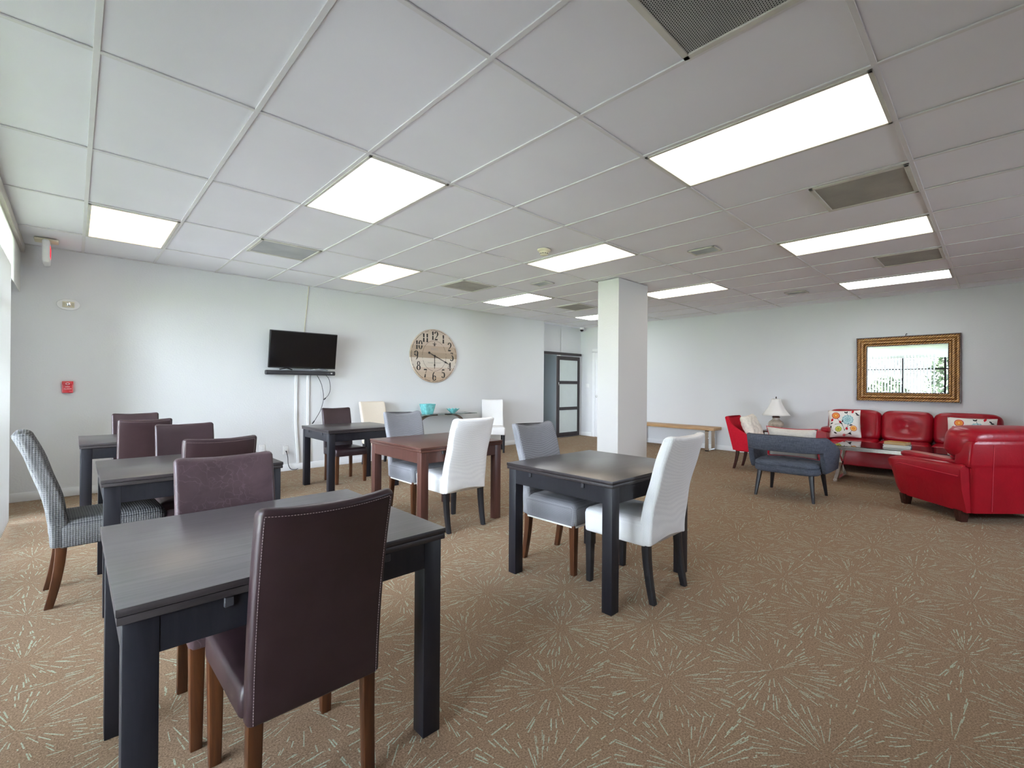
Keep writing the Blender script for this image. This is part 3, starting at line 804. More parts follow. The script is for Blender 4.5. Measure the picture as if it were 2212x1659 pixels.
def cable(name, label, pts, r, mat, plug=None, nn=8):
    t = thing(name, label, 'cable')
    bm = bmesh.new(); tube(bm, spline(pts, nn), r, 6); obj('cord', bm, mat, t)
    if plug:
        bm = bmesh.new(); tube(bm, plug, [0.006, 0.009, 0.009, 0.007], 8); obj('plug', bm, M_BLACKPL, t)
    return t
Yw = YC-0.012
def raceway(x0, x1, label):
    bm = bmesh.new()
    box(bm, (x0, YC-0.008, 1.06), (0.034, 0.016, 0.68), 0.003, 1)
    loft(bm, [[(x+a, YC-0.008+b, z) for a, b in rrect(0.034, 0.016, 0.004, 2)] for x, z in ((x0, 0.73), (x0+(x1-x0)*.2, 0.55), (x1, 0.10))])
    return tag(obj('cable_raceway', bm, M_TRIM, None, False), label, 'cable raceway', 'white cable raceways under the television')
raceway(2.262, 2.300, 'white cable raceway below the television, left of the pair, bending near the floor')
raceway(2.425, 2.452, 'white cable raceway below the television, right of the pair')
cable('hanging_cable', 'long black cable hanging below the right side of the soundbar', [(2.53, 7.31, 1.386), (2.60, 7.33, 1.25), (2.635, 7.345, 1.05), (2.60, 7.345, 0.88), (2.54, 7.345, 0.76), (2.505, 7.345, 0.70)], 0.004, M_BLACKPL, [(2.51, 7.345, 0.71), (2.50, 7.345, 0.695), (2.485, 7.345, 0.675), (2.477, 7.345, 0.665)])
cable('hanging_cable', 'short black cable hanging below the right end of the soundbar', [(2.66, 7.31, 1.386), (2.71, 7.335, 1.33), (2.735, 7.345, 1.20), (2.71, 7.345, 1.10), (2.665, 7.345, 1.045)], 0.004, M_BLACKPL, [(2.67, 7.345, 1.05), (2.66, 7.345, 1.04), (2.645, 7.345, 1.025), (2.64, 7.345, 1.02)])
cable('ceiling_cable', 'thin beige cable running from the ceiling to the television top', [(2.425, YC-0.006, CEIL), (2.41, YC-0.006, 2.55), (2.395, YC-0.006, 2.35), (2.375, YC-0.006, 2.15), (2.37, YC-0.006, 2.0), (2.37, YC-0.03, 1.9)], 0.004, M_CREAMPL)

def outlet(x, z, label):
    t = thing('wall_outlet', label, 'outlet', (x, YC, z))
    obj('plate', B(((0, -0.003, 0), (0.072, 0.006, 0.118), 0.002, 1)), M_WHITEPL, t)
    for dz in (-0.02, 0.02): obj('socket', B(((0, -0.0065, dz), (0.034, 0.003, 0.028), 0.001, 1)), M_TRIM, t)
outlet(2.133, 0.304, 'white wall outlet with a black cord plugged into it')
outlet(1.835, 0.345, 'white wall outlet just left of the one with the cord, above the table edge')
cable('power_cord', 'black power cord plugged into the wall outlet and drooping to the floor', [(2.133, YC-0.03, 0.288), (2.15, YC-0.04, 0.20), (2.16, YC-0.03, 0.10), (2.19, YC-0.035, 0.03), (2.25, YC-0.04, 0.012), (2.29, YC-0.03, 0.02)], 0.0045, M_BLACKPL, [(2.133, YC-0.012, 0.286), (2.133, YC-0.02, 0.286), (2.133, YC-0.034, 0.284), (2.134, YC-0.042, 0.276)])

# strobe and pull station
sp = thing('alarm_strobe', 'white oval fire alarm strobe high on the wall by the blind', 'alarm strobe', (-0.049, YC, 2.117))
bm = bmesh.new(); loft(bm, [[(0.092*k*math.cos(a), y, 0.062*k*math.sin(a)) for a in [2*PI*i/40 for i in range(40)]] for y, k in ((0, 1), (-0.012, 1), (-0.016, 0.95))]); obj('back_plate', bm, M_WHITEPL, sp)
obj('horn', B(((0, -0.026, 0), (0.092, 0.024, 0.062), 0.004, 2)), M_CREAMPL, sp)
bm = bmesh.new()
for s_ in (-1, 1):
    for a in range(4):
        for b in range(5): box(bm, (s_*0.034+(a-1.5)*0.005, -0.0385, (b-2)*0.008), (0.002, 0.002, 0.004))
obj('horn_slot', bm, M_BLACKPL, sp, False)
obj('strobe_lens', B(((0, -0.044, 0.002), (0.034, 0.016, 0.040), 0.006, 2)), M_POLISH, sp)
fa = thing('fire_alarm', 'red fire alarm pull station on the wall at left', 'fire alarm', (-0.049, YC, 1.208))
obj('housing', B(((0, -0.018, 0), (0.088, 0.036, 0.128), 0.005, 2)), M_REDPL, fa)
obj('pull_bar', B(((0, -0.040, 0.034), (0.070, 0.010, 0.030), 0.003, 2)), M_REDPL, fa)
bm = bmesh.new()
for tx, sz, z in (('FIRE', 0.020, 0.002), ('ALARM', 0.020, -0.021)): merge(bm, text_bm(tx, sz, 0.95, 0.0004), Matrix.Translation((0, -0.0368, z)) @ Matrix.Rotation(PI/2, 4, 'X'))
merge(bm, text_bm('PULL', 0.010, 1, 0.0004), Matrix.Translation((0.022, -0.0368, -0.047)) @ Matrix.Rotation(PI/2, 4, 'X'))
for a in range(16):
    q = 2*PI*a/16; box(bm, (0.014*math.cos(q), -0.0458, 0.036+0.010*math.sin(q)), (0.006, 0.0012, 0.004))
for s_ in (-1, 1): box(bm, (s_*0.039, -0.0365, -0.015), (0.0015, 0.001, 0.088))
obj('lettering', bm, M_WHITEINK, fa, False)

# round clock
CR = 0.485
ck = thing('wall_clock', 'large round plank clock with black stencil numerals on the wall', 'clock', (4.555, YC, 1.783))
def clock_face_mat():
    g = G('whitewashed planks'); v = g.coord(); x, y, z = g.sep(v)
    n = g.noise(g.coord('Object', (3, 3, 40)), 1.5, 6, 0.6, 0.6)
    zz = g.math('MULTIPLY_ADD', z, 1/0.97, 0.5)
    tones = [(0.0, (.50, .38, .28)), (0.10, (.56, .45, .36)), (0.20, (.62, .51, .43)), (0.28, (.72, .67, .60)), (0.40, (.76, .70, .62)), (0.455, (.37, .295, .22)), (0.56, (.46, .36, .28)), (0.68, (.58, .48, .41)), (0.78, (.66, .58, .50)), (0.90, (.60, .50, .42))]
    a = g.ramp(zz, [(p, c+(1,)) for p, c in tones]); a.node.color_ramp.interpolation = 'CONSTANT'
    g.base(g.mix(g.math('MULTIPLY', n, 0.55), a, (0.42, 0.30, 0.21, 1)), 0.7, 0, 0.2)
    fz = g.math('FRACT', g.math('MULTIPLY', g.math('ADD', z, 0.565), 1/0.088))
    g.bump(g.math('GREATER_THAN', fz, 0.04), 0.4, 0.003)
    return g.m
M_FACE = clock_face_mat()
bm = bmesh.new(); loft(bm, [[(CR*k*math.cos(a), y, CR*k*math.sin(a)) for a in [2*PI*i/72 for i in range(72)]] for y, k in ((0, 0.985), (-0.004, 1), (-0.024, 1), (-0.028, 0.99))]); obj('face', bm, M_FACE, ck, True, 30)
# numerals drawn as broad and hairline strokes
def stroke(bm, pts, mtx, y=0.0):
    """pts: (x, z, width)"""
    P = [Vector((p[0], p[1])) for p in pts]; lft, rgt = [], []
    for i, p in enumerate(P):
        d = (P[min(i+1, len(P)-1)]-P[max(i-1, 0)]); d = d.normalized() if d.length > 0 else Vector((1, 0)); n_ = Vector((-d.y, d.x))*pts[i][2]/2
        lft.append(p+n_); rgt.append(p-n_)
    vl = [bm.verts.new(mtx @ Vector((q.x, y, q.y))) for q in lft]; vr = [bm.verts.new(mtx @ Vector((q.x, y, q.y))) for q in rgt]
    for i in range(len(P)-1): bm.faces.new((vl[i], vr[i], vr[i+1], vl[i+1]))
def ell(cx, cz, rx, rz, a0, a1, w0, w1, n=18):
    out = []
    for k in range(n+1):
        a = math.radians(a0+(a1-a0)*k/n); ww = w0+(w1-w0)*abs(math.cos(a))
        out.append((cx+rx*math.cos(a), cz+rz*math.sin(a), ww))
    return out
h, b = 0.010, 0.045     # hairline and broad stroke on a unit tall digit, width 0.5
DG = {
 '0': [ell(0, .5, .20, .48, 8, 172, .03, .12), ell(0, .5, .20, .48, 188, 352, .03, .12)],
 '1': [[(0, 0.04, .13), (0, .46, .13)], [(0, .54, .13), (0, .96, .13)], [(-.13, .80, .03), (0, .97, .05)], [(-.13, .02, .04), (.13, .02, .04)]],
 '2': [ell(0, .70, .20, .27, 170, -40, .04, .12), [(.15, .52, .09), (-.02, .30, .05), (-.18, .12, .03)], [(-.20, .05, .11), (.20, .05, .11)]],
 '3': [[(-.18, .95, .07), (.20, .95, .07)], [(.18, .92, .03), (.0, .62, .03)], ell(0, .32, .20, .30, 85, -150, .04, .13)],
 '4': [[(.10, 0.02, .12), (.10, .20, .12)], [(.10, .34, .12), (.10, .98, .12)], [(.06, .96, .03), (-.22, .30, .03)], [(-.24, .27, .05), (.24, .27, .05)]],
 '5': [[(-.14, .95, .09), (.19, .95, .09)], [(-.14, .92, .03), (-.16, .58, .03)], ell(-.0, .33, .20, .31, 130, -150, .04, .13)],
 '6': [ell(0, .28, .19, .27, 10, 350, .03, .12), ell(.06, .50, .25, .48, 95, 200, .03, .10)],
 '7': [[(-.20, .93, .10), (.20, .93, .10)], [(.18, .88, .03), (.03, .50, .04)], [(.01, .42, .07), (-.06, .02, .13)]],
 '8': [ell(0, .74, .15, .23, -80, 280, .03, .08), ell(0, .26, .20, .26, 100, -260, .03, .11)],
 '9': [ell(0, .70, .19, .27, 190, 530, .03, .12), ell(-.06, .48, .25, .48, 20, -85, .03, .10)],
}
bm = bmesh.new()
I4 = Matrix()
for hr in range(1, 13):
    a = math.radians(90-30*hr); s_ = str(hr); H = 0.155
    cx, cz = 0.368*math.cos(a), 0.368*math.sin(a)
    for k, ch in enumerate(s_):
        ox = 0 if len(s_) == 1 else (-0.036 if k == 0 else 0.034)
        for st in DG[ch]:
            stroke(bm, [(cx+ox+p[0]*H*0.95, cz+(p[1]-0.5)*H, p[2]*H*1.45) for p in st], I4, -0.0288)
obj('numerals', bm, M_INK, ck, False)
bm = bmesh.new()
for k in range(72):
    if random.random() < 0.8:
        a0 = 5*k; stroke(bm, [(0.462*math.cos(math.radians(a0+q)), 0.462*math.sin(math.radians(a0+q)), 0.005+0.003*random.random()) for q in (0, 2, 4.6)], I4, -0.0288)
for k in range(60):
    if random.random() < 0.85:
        a0 = 6*k; stroke(bm, [(0.245*math.cos(math.radians(a0+q)), 0.275*math.sin(math.radians(a0+q)), 0.0045) for q in (0, 3, 6)], I4, -0.0288)
obj('ring_lines', bm, M_INK, ck, False)
bm = bmesh.new(); merge(bm, text_bm('PARIS', 0.062, 0.95), Matrix.Translation((0, -0.0288, 0.118)) @ Matrix.Rotation(PI/2, 4, 'X')); obj('lettering', bm, M_FAINT, ck, False)
bm = bmesh.new()      # lily emblem: centre petal, two curled petals, band
stroke(bm, [(0, .255, .002), (0, .235, .016), (0, .20, .012), (0, .168, .006)], I4, -0.0289)
for s_ in (-1, 1): stroke(bm, [(s_*.004, .196, .006), (s_*.016, .216, .010), (s_*.030, .222, .010), (s_*.037, .208, .006)], I4, -0.0289); stroke(bm, [(s_*.004, .196, .005), (s_*.014, .182, .006), (s_*.022, .184, .003)], I4, -0.0289)
stroke(bm, [(-.02, .196, .005), (.02, .196, .005)], I4, -0.0289)
obj('lily_emblem', bm, M_INK, ck, False)
bm = bmesh.new()
px_ = -0.14
for wl in (0.12, 0.14):
    q = [(px_+wl*k/24, -0.125+0.012*math.sin(k*1.7)+(0.012 if k == 0 else 0), 0.003) for k in range(25)]; stroke(bm, q, I4, -0.0288); px_ += wl+0.02
obj('script_line', bm, M_FAINT, ck, False)
def hand2(name, ang, L, tail, wd, y):
    bm = bmesh.new(); m = Matrix.Rotation(math.radians(ang), 4, 'Y')
    pts = [(-tail, wd*.6), (0, wd*.9), (L*0.62, wd*.6), (L*0.70, wd*2.2), (L*0.80, wd*.8), (L, wd*.3)]
    loft(bm, [[m @ Vector((q*ww/2, y+d, z)) for q, d in ((-1, 0), (1, 0), (1, -0.003), (-1, -0.003))] for z, ww in pts])
    ds = [(0, 0.017)] + ([(-tail, 0.020)] if tail > 0.03 else [])
    for zc, rr in ds:
        loft(bm, [[m @ Vector((rr*math.cos(2*PI*i/18), y+d, zc+rr*math.sin(2*PI*i/18))) for i in range(18)] for d in (0.0005, -0.0042)])
    obj(name, bm, M_INK, ck, False)
hand2('hour_hand', 180, 0.235, 0.0, 0.014, -0.033)
hand2('minute_hand', 115, 0.36, 0.125, 0.014, -0.038)

# ------------------------------------------------------------------ glass console and bowls
cs = thing('glass_console', 'glass topped console table with curved brown legs by the clock wall', 'console table', (4.58, 7.15, 0))
obj('glass_top', B(((0.0, 0, 0.742), (1.28, 0.40, 0.012), 0.003, 2)), M_GLASST, cs)
for s_ in (-1, 1):
    bm = bmesh.new(); path = spline([(s_*0.10, 0, 0.728), (s_*0.28, 0, 0.715), (s_*0.42, 0, 0.64), (s_*0.49, 0, 0.50), (s_*0.50, 0, 0.30), (s_*0.44, 0, 0.12), (s_*0.36, 0, 0.012)], 8)
    loops = []
    for i, p in enumerate(path):
        d = (path[min(i+1, len(path)-1)]-path[max(i-1, 0)]).normalized(); n_ = Vector((-d.z, 0, d.x))
        loops.append([p+n_*a+Vector((0, b_, 0)) for a, b_ in rrect(0.024, 0.09, 0.004, 2)])
    loft(bm, loops); obj('leg', bm, M_BRONZE, cs)
obj('base_plate', B(((0, 0, 0.010), (0.80, 0.12, 0.02), 0.004, 1)), M_BRONZE, cs)
vz = thing('square_vase', 'teal square tapered vase on the glass console', 'vase', (4.28, 7.12, 0.748))
bm = bmesh.new(); loft(bm, [[(x, y, z) for x, y in rrect(s_, s_, s_*0.12, 3)] for s_, z in ((0.135, 0), (0.145, 0.004), (0.185, 0.095), (0.215, 0.175), (0.218, 0.178), (0.205, 0.178), (0.135, 0.02))]); obj('body', bm, M_TEAL, vz)
bw = thing('fluted_bowl', 'small turquoise fluted glass bowl on the glass console', 'bowl', (4.80, 7.12, 0.748))
bm = bmesh.new(); N = 96; loops = []
for r_, z, am in ((0.035, 0, 0), (0.04, 0.004, 0), (0.075, 0.035, 0.05), (0.115, 0.075, 0.10), (0.117, 0.077, 0.10), (0.072, 0.040, 0.05), (0.03, 0.010, 0)):
    loops.append([(r_*(1+am*math.cos(12*2*PI*k/N))*math.cos(2*PI*k/N), r_*(1+am*math.cos(12*2*PI*k/N))*math.sin(2*PI*k/N), z+am*0.10*math.cos(12*2*PI*k/N)) for k in range(N)])
loft(bm, loops); obj('body', bm, M_TEAL, bw)

# ------------------------------------------------------------------ mirror on the right wall
mr = thing('wall_mirror', 'wall mirror in a wide bronze ribbed frame over the red sofa', 'mirror', (XR, 1.0255, 1.556))
def frame_mat():
    g = G('ribbed bronze frame'); v = g.coord(); x, y, z = g.sep(v)
    n = g.noise(v, 30, 3)
    sy = g.math('SINE', g.math('ADD', g.math('MULTIPLY', g.math('ADD', y, z), 190), g.math('MULTIPLY', n, 5)))
    f = g.math('MULTIPLY_ADD', sy, 0.42, n, True)
    g.base(g.ramp(f, [(0.15, (0.07, 0.028, 0.008, 1)), (0.5, (0.27, 0.12, 0.028, 1)), (0.85, (0.46, 0.23, 0.06, 1))]), 0.32, 0.35, 0.5)
    g.bump(sy, 0.2, 0.003); return g.m
M_FRAME = frame_mat()
W, H = 1.285, 1.022; iw, ih = 1.0, 0.735
bm = bmesh.new()
prof = [(0.0, 0.0), (0.0, 0.045), (0.10, 0.050), (0.16, 0.035), (0.30, 0.030), (0.50, 0.048), (0.66, 0.046), (0.80, 0.020), (0.90, 0.016), (0.94, 0.022), (1.0, 0.018), (1.0, 0.004)]
loops = []
for f, d in prof:
    w_, h_ = (W+(iw-W)*f)/2, (H+(ih-H)*f)/2
    loops.append([(-d, a*w_, b_*h_) for a, b_ in ((1, 1), (-1, 1), (-1, -1), (1, -1))])
loft(bm, loops, False); obj('frame', bm, M_FRAME, mr, True, 25)
bm = bmesh.new()
for f, d in ((0.0, 0.046), (0.965, 0.024)):
    w_, h_ = (W+(iw-W)*f)/2+0.001, (H+(ih-H)*f)/2+0.001; e_ = 0.012 if f == 0 else 0.008
    for s_ in (-1, 1): box(bm, (-d/2-0.002, s_*(w_-e_/2), 0), (d+0.004, e_, 2*h_)); box(bm, (-d/2-0.002, 0, s_*(h_-e_/2)), (d+0.004, 2*w_-2*e_, e_))
obj('dark_edging', bm, M_LEGDK, mr, False)
obj('glass', B(((-0.008, 0, 0), (0.006, iw, ih))), M_MIRROR, mr, False)
bm = bmesh.new(); tube(bm, spline([(-0.01, 0, 0.51), (-0.02, 0, 0.535), (-0.02, -0.012, 0.548), (-0.02, -0.016, 0.535)], 5), 0.004, 6); obj('hanging_hook', bm, M_BLACKPL, mr)

# ------------------------------------------------------------------ bench
bn = thing('wooden_bench', 'long light oak bench with steel legs against the far right wall', 'bench', (8.72, 4.86, 0))
obj('seat_plank', B(((0, 0, 0.437), (0.36, 1.90, 0.058), 0.006, 2)), M_OAK, bn)
for s_ in (-1, 1):
    bm = bmesh.new(); y_ = s_*0.80
    for a in (-0.14, 0.14): box(bm, (a, y_, 0.204), (0.03, 0.075, 0.408), 0.003, 1)
    box(bm, (0, y_, 0.012), (0.31, 0.075, 0.024), 0.003, 1); box(bm, (0, y_, 0.398), (0.31, 0.075, 0.02), 0.003, 1)
    obj('leg_frame', bm, M_POLISH, bn)

# ------------------------------------------------------------------ red sofa (local: faces +Y, width along X), then turned to face -X
sf = thing('red_sofa', 'long red leather three seat sofa under the mirror', 'sofa', (8.47, 0.975, 0), PI/2)
def tuft(depth, ax, cx=0.0, cz=0.0, s_=0.09):
    def fn(q):
        r = math.hypot(q.x-cx, q.z-cz); a = math.atan2(q.z-cz, q.x-cx)
        if q.y > 0:
            q.y -= depth*math.exp(-(r/s_)**2)*1.0 + depth*0.45*math.exp(-(r/(s_*0.35))**2)
            q.y += 0.0022*math.cos(15*a+1)*math.exp(-((r-0.09)/0.07)**2)
            q.y -= 0.010*math.exp(-((q.x-cx)/0.012)**2)*min(1, abs(q.z)/0.1) + 0.006*math.exp(-((q.z-cz)/0.012)**2)
        return q
    return fn
SW = 2.20
bm = bmesh.new(); loft(bm, [[(x, y+0.02, z) for x, y in rrect(SW-0.30+2*g_, 0.80+2*g_, 0.03, 3)] for z, g_ in ((0.105, -0.01), (0.115, 0), (0.30, 0.0), (0.335, -0.01))]); obj('base', bm, M_RED, sf)
for k in (-1, 0, 1):
    bm = bmesh.new(); cushion(bm, (k*0.605, 0.10, 0.395), (0.60, 0.70, 0.17), (7, 7, 3.4), 12); obj('seat_cushion', bm, M_RED, sf, True, 180)
rot = Matrix.Rotation(math.radians(14), 3, 'X')
for k, w_ in ((-1, 0.735), (0, 0.625), (1, 0.735)):
    bm = bmesh.new(); cushion(bm, (k*0.672, -0.245, 0.665), (w_, 0.27, 0.49), (6, 3.2, 6), 22, tuft(0.055, 0, 0.0, 0.0, 0.13), rot); obj('back_cushion', bm, M_RED, sf, True, 180)
bm = bmesh.new(); loft(bm, [[(x, y, z) for x, y in rrect(SW-0.10+2*g_, 0.16, 0.04, 3)] for z, g_ in ((0.11, 0), (0.70, 0), (0.72, -0.02))])
for v in bm.verts: v.co.y += -0.35-0.06*v.co.z
obj('back_frame', bm, M_RED, sf)
for s_ in (-1, 1):
    bm = bmesh.new()
    loops = []
    for y, dz, g_ in ((-0.40, 0, 0), (0.34, 0, 0), (0.40, -0.01, -0.01), (0.425, -0.03, -0.035)):
        top = 0.60+0.035*(-y)+dz
        loops.append([(s_*(0.985+ (x*(1+g_)) + 0.05*(zz)), y, 0.36+zz*(top-0.12)/1.0+g_*0.0) for x, zz in [(a, b_) for a, b_ in rrect(0.19, 1.0, 0.07, 4)]])
    loft(bm, loops); obj('arm', bm, M_RED, sf)
    bm = bmesh.new(); cushion(bm, (s_*0.955, 0.0, 0.60), (0.13, 0.78, 0.09), (3, 8, 3), 8); obj('arm_pad', bm, M_RED, sf, True, 180)
    for y in (-0.34, 0.33):
        bm = bmesh.new(); leg_path(bm, [(s_*0.95, y, 0), (s_*0.95, y, 0.115)], [(0.06, 0.06), (0.085, 0.085)]); obj('leg', bm, M_LEGDK, sf)

# ------------------------------------------------------------------ red armchair seen from behind
ac = thing('red_armchair', 'red leather armchair with back to camera at the right edge', 'armchair', (6.415, 0.215, 0), -PI/4)
AW = 0.97
bm = bmesh.new(); loft(bm, [[(x, y+0.02, z) for x, y in rrect(AW-0.34+2*g_, 0.80+2*g_, 0.03, 3)] for z, g_ in ((0.10, -0.01), (0.11, 0), (0.30, 0.0), (0.335, -0.01))]); obj('base', bm, M_RED, ac)
bm = bmesh.new(); cushion(bm, (0, 0.10, 0.385), (0.62, 0.68, 0.17), (7, 7, 3.4), 12); obj('seat_cushion', bm, M_RED, ac, True, 180)
for s_ in (-1, 1):
    bm = bmesh.new(); loops = []
    # arm: broad wing flaring upward and outward, raked front
    for y, zb, zt, fl in ((-0.445, 0.10, 0.545, 0), (-0.43, 0.10, 0.555, 0.0), (0.20, 0.10, 0.535, 0.0), (0.335, 0.10, 0.52, 0), (0.405, 0.17, 0.51, 0), (0.445, 0.30, 0.495, -0.004), (0.462, 0.38, 0.47, -0.01)):
        L = []
        for a, c_ in ((-0.11, 0), (-0.11, 0.5), (-0.11, 0.86), (-0.085, 0.97), (-0.05, 1.0), (0.05, 1.0), (0.085, 0.97), (0.105, 0.9), (0.10, 0.5), (0.06, 0.0)):
            L.append((s_*(AW/2-0.115+a+ (0.02*c_ if a > 0 else 0)), y, zb+(zt-zb)*c_))
        loops.append(L)
    loft(bm, loops); obj('arm', bm, M_RED, ac, True, 38)
    bm = bmesh.new(); cushion(bm, (s_*(AW/2-0.135), 0.02, 0.545), (0.17, 0.76, 0.07), (3.4, 9, 3), 8); obj('arm_pad', bm, M_RED, ac, True, 180)
    bm = bmesh.new(); tube(bm, [(s_*(AW/2+0.006), 0.34, 0.43), (s_*(AW/2+0.009), 0.28, 0.448), (s_*(AW/2+0.008), -0.42, 0.44)], 0.004, 6); obj('arm_seam', bm, M_PIPE, ac)
    for y in (-0.36, 0.31):
        bm = bmesh.new(); leg_path(bm, [(s_*0.40, y, 0), (s_*0.40, y, 0.11)], [(0.062, 0.062), (0.09, 0.09)]); obj('leg', bm, M_LEGDK, ac)
bm = bmesh.new(); loft(bm, [[(x, y, z) for x, y in rrect(w_, 0.17, 0.03, 3)] for z, w_ in ((0.10, AW-0.20), (0.11, AW-0.18), (0.52, AW-0.16), (0.535, AW-0.10), (0.56, AW-0.09), (0.74, AW-0.12), (0.765, AW-0.15), (0.772, AW-0.20))])
for v in bm.verts: v.co.y += -0.375-0.03*v.co.z
obj('back_frame', bm, M_RED, ac, True, 38)
bm = bmesh.new()
for x in (-0.21, 0.21): tube(bm, [(x, -0.375-0.03*z-0.087, z) for z in (0.12, 0.4, 0.74)], 0.0035, 6)
obj('back_seam', bm, M_PIPE, ac)
bm = bmesh.new(); cushion(bm, (0, -0.30, 0.735), (AW-0.06, 0.34, 0.33), (6, 2.8, 3.4), 16, None, Matrix.Rotation(math.radians(8), 3, 'X')); obj('headrest', bm, M_RED, ac, True, 180)
bm = bmesh.new(); cushion(bm, (0, -0.20, 0.56), (0.66, 0.22, 0.36), (6, 3, 6), 12, None, rot); obj('back_cushion', bm, M_RED, ac, True, 180)

# ------------------------------------------------------------------ throw pillows with printed flowers
def flower_pillow(label, w_, h_, loc, M3):
    t = thing('throw_pillow', label, 'pillow', loc)
    P = pillow_fn(w_, h_, 0.15, 0.05)
    bm = bmesh.new(); pillow(bm, P, 18, 0)
    def S(u, v, lift=0.0012): p = P(u, v, 1); p.z += lift; return p
    asp = w_/h_
    def disc(cu, cv, r, mi, lobes=0, amp=0.0, lift=0.0012):
        n = 48; c = bm.verts.new(S(cu, cv, lift)); ring = []; mid = []
        for k in range(n):
            a = 2*PI*k/n; rr = r*(1+amp*math.cos(lobes*a))
            ring.append(bm.verts.new(S(cu+rr*math.cos(a)/asp, cv+rr*math.sin(a), lift))); mid.append(bm.verts.new(S(cu+.5*rr*math.cos(a)/asp, cv+.5*rr*math.sin(a), lift)))
        for k in range(n):
            f = bm.faces.new((c, mid[k], mid[(k+1) % n])); f.material_index = mi
            f = bm.faces.new((mid[k], ring[k], ring[(k+1) % n], mid[(k+1) % n])); f.material_index = mi
    def strip(pts, wd, mi, lift=0.0016):
        Q = [Vector(p) for p in pts]; vl, vr = [], []
        for i, p in enumerate(Q):
            d = (Q[min(i+1, len(Q)-1)]-Q[max(i-1, 0)]).normalized(); n_ = Vector((-d.y/asp, d.x)); ww = wd[i] if isinstance(wd, list) else wd
            vl.append(bm.verts.new(S(p.x+n_.x*ww, p.y+n_.y*ww, lift))); vr.append(bm.verts.new(S(p.x-n_.x*ww, p.y-n_.y*ww, lift)))
        for i in range(len(Q)-1):
            f = bm.faces.new((vl[i], vr[i], vr[i+1], vl[i+1])); f.material_index = mi
    def leaf(u, v, a, L, mi, wd=0.045):
        ca, sa = math.cos(a)/asp, math.sin(a)
        strip([(u+ca*L*k/6, v+sa*L*k/6) for k in range(7)], [wd*math.sin(PI*k/6)+0.002 for k in range(7)], mi, 0.002)
    def rosette(u, v, r, cols):
        for q, (mi, rr, lb, am) in enumerate(cols): disc(u, v, r*rr, mi, lb, am, 0.0012+0.0007*q)
    # 1 red 2 orange 3 yellow 4 aqua 5 green 6 black
    def petals(u, v, r, mi, n=10, lift=0.0035):
        for k in range(n):
            a = 2*PI*k/n; disc(u+r*math.cos(a)/asp, v+r*math.sin(a), r*0.26, mi, 0, 0, lift)
    strip([(0.08, -0.9), (0.02, -0.55), (-0.10, -0.15), (-0.30, 0.12), (-0.45, 0.40)], 0.012, 6)
    strip([(0.02, -0.55), (0.22, -0.30), (0.30, 0.0), (0.28, 0.5), (0.20, 0.75)], 0.011, 6)
    strip([(0.08, -0.9), (0.30, -0.75), (0.50, -0.55), (0.60, -0.45)], 0.011, 6)
    strip([(0.02, -0.6), (-0.15, -0.05), (-0.55, -0.10), (-0.85, -0.35), (-0.7, -0.62)], 0.010, 6)
    rosette(-0.50, 0.56, 0.26, [(1, 1, 18, 0.08), (3, 0.80, 18, 0.06), (2, 0.55, 12, 0.12), (3, 0.22, 0, 0)]); petals(-0.50, 0.56, 0.155, 2, 12)
    rosette(0.24, 0.24, 0.36, [(4, 1, 12, 0.07)]); petals(0.24, 0.24, 0.24, 7, 11, 0.0022); petals(0.24, 0.24, 0.12, 7, 6, 0.0022)
    rosette(-0.36, -0.46, 0.21, [(5, 1, 10, 0.09)]); petals(-0.36, -0.46, 0.12, 3, 8, 0.0022)
    rosette(0.58, -0.40, 0.21, [(1, 1, 16, 0.05), (3, 0.85, 0, 0), (2, 0.6, 10, 0.1)])
    for u, v, a, L in ((-0.15, 0.05, 0.9, .24), (-0.1, -0.1, 2.4, .22), (0.3, -0.2, 0.3, .26), (0.2, -0.82, 0.4, .26), (0.45, -0.85, 2.7, .22), (-0.45, -0.8, 2.6, .26), (-0.7, 0.02, 3.6, .2), (0.17, 0.74, 2.4, .20), (0.17, 0.74, 1.2, .18), (-0.85, -0.38, 1.6, .2), (0.75, 0.62, -0.1, .22), (0.70, 0.78, -0.7, .20)): leaf(u, v, a, L, 6)
    for u, v, a, L in ((-0.80, 0.10, 1.2, .26), (-0.20, -0.05, 1.9, .24), (0.18, -0.55, 1.7, .24), (0.52, 0.72, 1.4, .30), (-0.12, -0.92, 0.3, .2)): leaf(u, v, a, L, 1, 0.075)
    for v in bm.verts: v.co = M3 @ v.co
    obj('cushion', bm, [M_PILLOW, mp('print red', (0.50, 0.02, 0.03)), mp('print orange', (0.72, 0.25, 0.05)), mp('print yellow', (0.78, 0.52, 0.16)), mp('print aqua', (0.28, 0.48, 0.50)), mp('print green', (0.33, 0.40, 0.05)), mp('print black', (0.02, 0.015, 0.02)), mp('print pale aqua', (0.48, 0.64, 0.64))], t, True, 60)
    return t
_mp = {}
def mp(n_, c):
    if n_ not in _mp: _mp[n_] = plain(n_, c+(1,), 0.9, spec=0.1)
    return _mp[n_]
def face_basis(nx, tilt, spin=0.0):
    """pillow local x,y,z -> world; z (front) points along horizontal dir nx tilted up"""
    n_ = Vector((nx[0], nx[1], 0)).normalized(); upv = Vector((0, 0, 1))
    z = (n_*math.cos(tilt)+upv*math.sin(tilt)); y = (upv*math.cos(tilt)-n_*math.sin(tilt)); x = y.cross(z)
    m = Matrix((x, y, z)).transposed()
    return m @ Matrix.Rotation(spin, 3, 'Z')
flower_pillow('square flowered throw pillow at the left end of the red sofa', 0.43, 0.43, (8.29, 1.70, 0.70), face_basis((-1, -0.12), 0.28, 0.05))
flower_pillow('wide flowered throw pillow at right end of the sofa, half hidden by armchair', 0.50, 0.40, (8.30, 0.25, 0.675), face_basis((-1, 0.05), 0.28, 0.0))

